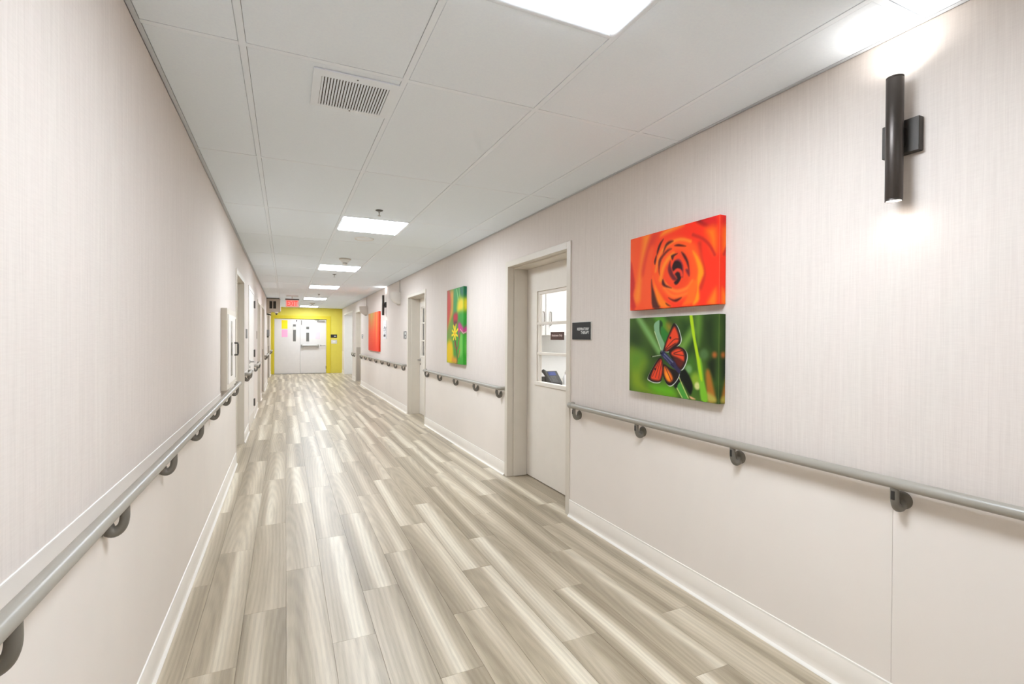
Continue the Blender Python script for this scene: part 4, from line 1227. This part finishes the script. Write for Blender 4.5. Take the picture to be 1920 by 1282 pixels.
# ------------------------------------------------------------------ ventilation unit over the far doorway
y = 15.0
t = thing('ventilation_unit', 'beige box unit with two dark slots under the ceiling', 'ventilation unit', (-0.30, y, 2.0))
b = MB()
bx0, bx1, bz0, bz1 = XL + 0.002, -0.125, 2.03, 2.385
for (p, q, r, s_) in ((bx0, -0.395, bz0, bz1), (-0.322, -0.302, bz0, bz1), (-0.228, bx1, bz0, bz1), (-0.395, -0.322, bz0, 2.115), (-0.395, -0.322, 2.32, bz1), (-0.302, -0.228, bz0, 2.115), (-0.302, -0.228, 2.32, bz1)):
    b.box(p, q, y, y + 0.02, r, s_)
b.box(bx0, bx1, y + 0.02, y + 0.34, bz0, bz0 + 0.02); b.box(bx0, bx1, y + 0.02, y + 0.34, bz1 - 0.02, bz1)
b.box(bx0, bx0 + 0.02, y + 0.02, y + 0.34, bz0, bz1); b.box(bx1 - 0.02, bx1, y + 0.02, y + 0.34, bz0, bz1)
b.build('unit_body', M['beige_dark'], t)
for xa in (-0.395, -0.302):
    MB().box(xa, xa + 0.073, y + 0.03, y + 0.034, 2.115, 2.32).build('vent_opening', M['dark'], t)
MB().box(bx0, bx1 - 0.02, y + 0.04, y + 0.30, bz1, ZC - 0.001).build('dark_gap', M['dark'], t)  # dark box drawn in the gap between unit and ceiling
MB().box(bx1, bx1 + 0.012, y - 0.01, y + 0.30, 2.06, 2.36, 0.003).build('side_panel', M['white'], t)
MB().lathe([(0, 0), (0.05, 0), (0.045, -0.03), (0.02, -0.045), (0, -0.045)], (-0.22, y + 0.05, 2.03), 'z', 18).build('lamp_socket', M['beige'], t, smooth=40)
MB().lathe([(0, -0.03), (0.028, -0.035), (0.026, -0.065), (0.012, -0.078), (0, -0.08)], (-0.22, y + 0.05, 2.03), 'z', 16).build('lamp_head', M['dark'], t, smooth=40)
MB().box(bx0, -0.35, y + 0.02, y + 0.12, 1.985, 2.03, 0.004).build('wall_bracket', M['beige_dark'], t)
MB().tube([(XL + 0.01, y + 0.05, 1.965), (-0.41, y + 0.04, 1.955), (-0.35, y + 0.04, 1.935)], [0.018, 0.02, 0.012], 10).build('cable_clip', M['dark'], t, smooth=40)

# small dispenser on the wall past the recessed doorways
t = thing('wall_dispenser', 'small grey dispenser on the wall under the ventilation unit', 'dispenser', (XL, 15.5, 1.33))
MB().box(XL, XL + 0.07, 15.44, 15.58, 1.36, 1.54, 0.012, 2).build('dispenser_body', M['gray_sign'], t)
MB().box(XL, XL + 0.05, 15.47, 15.55, 1.32, 1.36, 0.006).build('dispenser_nozzle', M['steel_dark'], t)

# ------------------------------------------------------------------ papers on the double door, controls on the yellow wall
def paper(name, x0, x1, z0, z1, y, m, label, cat='notice'):
    tag(MB().box(x0, x1, y - 0.0015, y - 0.0002, z0, z1).build(name, M[m], None, ((x0 + x1) / 2, y, z0)), label, cat)
ya, yb = YD - 0.015, YD
paper('yellow_notice', -0.118, 0.076, 1.635, 1.943, ya, 'yellow_note', 'bright yellow paper sheet taped to the double door')
paper('pink_notice', -0.116, 0.078, 1.332, 1.60, ya, 'pink_note', 'bright pink paper sheet taped below the yellow sheet')
paper('pink_notice', 1.02, 1.17, 1.26, 1.535, yb, 'pink_pale', 'pale pink paper sheet taped to the door leaf with panic bar')
paper('white_notice', 0.685, 0.795, 1.72, 1.82, yb - 0.008, 'sheet', 'white paper slip taped high on the panic bar leaf')
paper('white_notice', 0.68, 0.82, 1.50, 1.62, yb - 0.008, 'sheet', 'white paper slip taped across the narrow window of the panic bar leaf')
paper('grey_notice', 0.26, 0.35, 1.60, 1.72, ya - 0.008, 'signback', 'pale paper slip on the narrow window beside the yellow sheet')
t = thing('wall_sign', 'small black sign above the switch plate on the yellow wall', 'sign', (1.656, Y_END, 1.32))
MB().box(1.545, 1.768, Y_END - 0.01, Y_END, 1.322, 1.44, 0.002).build('sign_face', M['black'], t)
MB().box(1.66, 1.735, Y_END - 0.0112, Y_END - 0.01, 1.365, 1.39).build('sign_marks', M['letter'], t)
t = thing('switch_plate', 'pale switch plate below the black sign on the yellow wall', 'switch', (1.666, Y_END, 1.1))
MB().box(1.562, 1.77, Y_END - 0.008, Y_END, 1.10, 1.24, 0.003).build('plate', M['signback'], t)
MB().box(1.62, 1.71, Y_END - 0.014, Y_END - 0.008, 1.145, 1.195, 0.004).build('button', M['white'], t)

# ------------------------------------------------------------------ the room behind the glazed door
t = thing('wall_cabinet', 'cream wall cabinet with two bow pulls in the lit room', 'cabinet', (2.8, 5.28, 1.37))
MB().box(2.33, 3.24, 5.12, 5.455, 1.371, 2.2, 0.002).build('cabinet_body', M['laminate'], t)
for (p, q, hx) in ((2.335, 2.790, 2.756), (2.798, 3.235, 2.852)):
    d = MB().box(p, q, 5.098, 5.119, 1.376, 2.195, 0.002).build('cabinet_door', M['laminate'], t)
    MB().tube([(hx, 5.098, 1.49), (hx, 5.070, 1.496), (hx, 5.066, 1.53), (hx, 5.066, 1.61), (hx, 5.070, 1.646), (hx, 5.098, 1.652)], 0.006, 10).build('pull', M['chrome'], d, smooth=40)
t = thing('work_counter', 'pale laminate counter under the phone in the lit room', 'counter', (2.9, 5.2, 0))
MB().box(2.22, 3.6, 4.52, 5.455, 0.79, 0.825, 0.004).build('counter_top', M['counter'], t)
MB().box(2.22, 3.6, 4.58, 5.455, 0.0, 0.789).build('counter_body', M['laminate'], t)

t = thing('desk_phone', 'black desk phone with blue screen on the counter', 'phone', (2.685, 4.75, 0.826))
cxp, cyp = 2.685, 4.75
b = MB()
b.prism([(cyp - 0.085, 0.826), (cyp + 0.085, 0.826), (cyp + 0.085, 0.86), (cyp + 0.095, 0.985), (cyp + 0.07, 1.0), (cyp - 0.085, 0.858)], 'x', cxp - 0.055, cxp + 0.11)
b.build('phone_body', M['phone'], t)
b = MB().tube([(cxp - 0.085, cyp - 0.085, 0.868), (cxp - 0.085, cyp - 0.06, 0.895), (cxp - 0.085, cyp + 0.0, 0.945), (cxp - 0.085, cyp + 0.06, 0.995), (cxp - 0.085, cyp + 0.085, 1.0)], [0.026, 0.028, 0.018, 0.028, 0.026], 12)
b.build('handset', M['phone'], t, smooth=50)
MB().box(cxp - 0.11, cxp - 0.055, cyp - 0.02, cyp + 0.085, 0.826, 0.93, 0.004).build('handset_cradle', M['phone'], t)
sl_dir = Vector((0, 0.155, 0.142)).normalized(); nrm = Vector((0, -0.142, 0.155)).normalized()
p0 = Vector((0, cyp - 0.085, 0.858))
def slab(b_, u0, u1, v0, v1, th):
    vs = []
    for d in (0.0002, th):
        for (u_, v_) in ((u0, v0), (u1, v0), (u1, v1), (u0, v1)):
            vs.append(b_.bm.verts.new(Vector((u_, 0, 0)) + p0 + sl_dir * v_ + nrm * d))
    for f in ((3, 2, 1, 0), (4, 5, 6, 7), (0, 1, 5, 4), (1, 2, 6, 5), (2, 3, 7, 6), (3, 0, 4, 7)):
        b_.bm.faces.new([vs[i] for i in f])
b = MB(); slab(b, cxp - 0.035, cxp + 0.075, 0.130, 0.195, 0.002); b.build('screen', M['screen'], t)
for r_ in range(4):
    for c_ in range(3):
        b = MB(); slab(b, cxp - 0.020 + c_ * 0.026, cxp - 0.002 + c_ * 0.026, 0.020 + r_ * 0.025, 0.034 + r_ * 0.025, 0.003); b.build('key', M['phone_key'], t)
for c_ in [t]:
    c_.scale = (0.84, 0.84, 0.84)
t = thing('spray_bottle', 'white plastic bottle beside the black desk phone', 'bottle', (2.835, 4.70, 0.825))
MB().lathe([(0, 0), (0.034, 0), (0.036, 0.01), (0.036, 0.075), (0.026, 0.098), (0.012, 0.108), (0.012, 0.12), (0, 0.12)], (2.835, 4.70, 0.826), 'z', 20).build('bottle_body', M['bottle'], t, smooth=40)
MB().lathe([(0, 0.12), (0.014, 0.12), (0.014, 0.137), (0.006, 0.14), (0.006, 0.158), (0, 0.158)], (2.835, 4.70, 0.826), 'z', 14).build('bottle_cap', M['signback'], t, smooth=40)
t = thing('wipes_packet', 'crumpled blue and white packet beside the desk phone', 'packet', (2.58, 4.64, 0.825))
MB().box(2.50, 2.63, 4.57, 4.66, 0.826, 0.846, 0.006).build('packet_body', M['blue'], t)
MB().box(2.52, 2.60, 4.59, 4.645, 0.846, 0.855, 0.003).build('packet_flap', M['sheet'], t)
tag(MB().box(2.66, 2.86, 4.54, 4.66, 0.8255, 0.8275).build('paper_sheet', M['sheet'], None, (2.76, 4.6, 0.8255)), 'loose white paper sheet in front of the desk phone', 'paper')
bpy.context.view_layer.update()
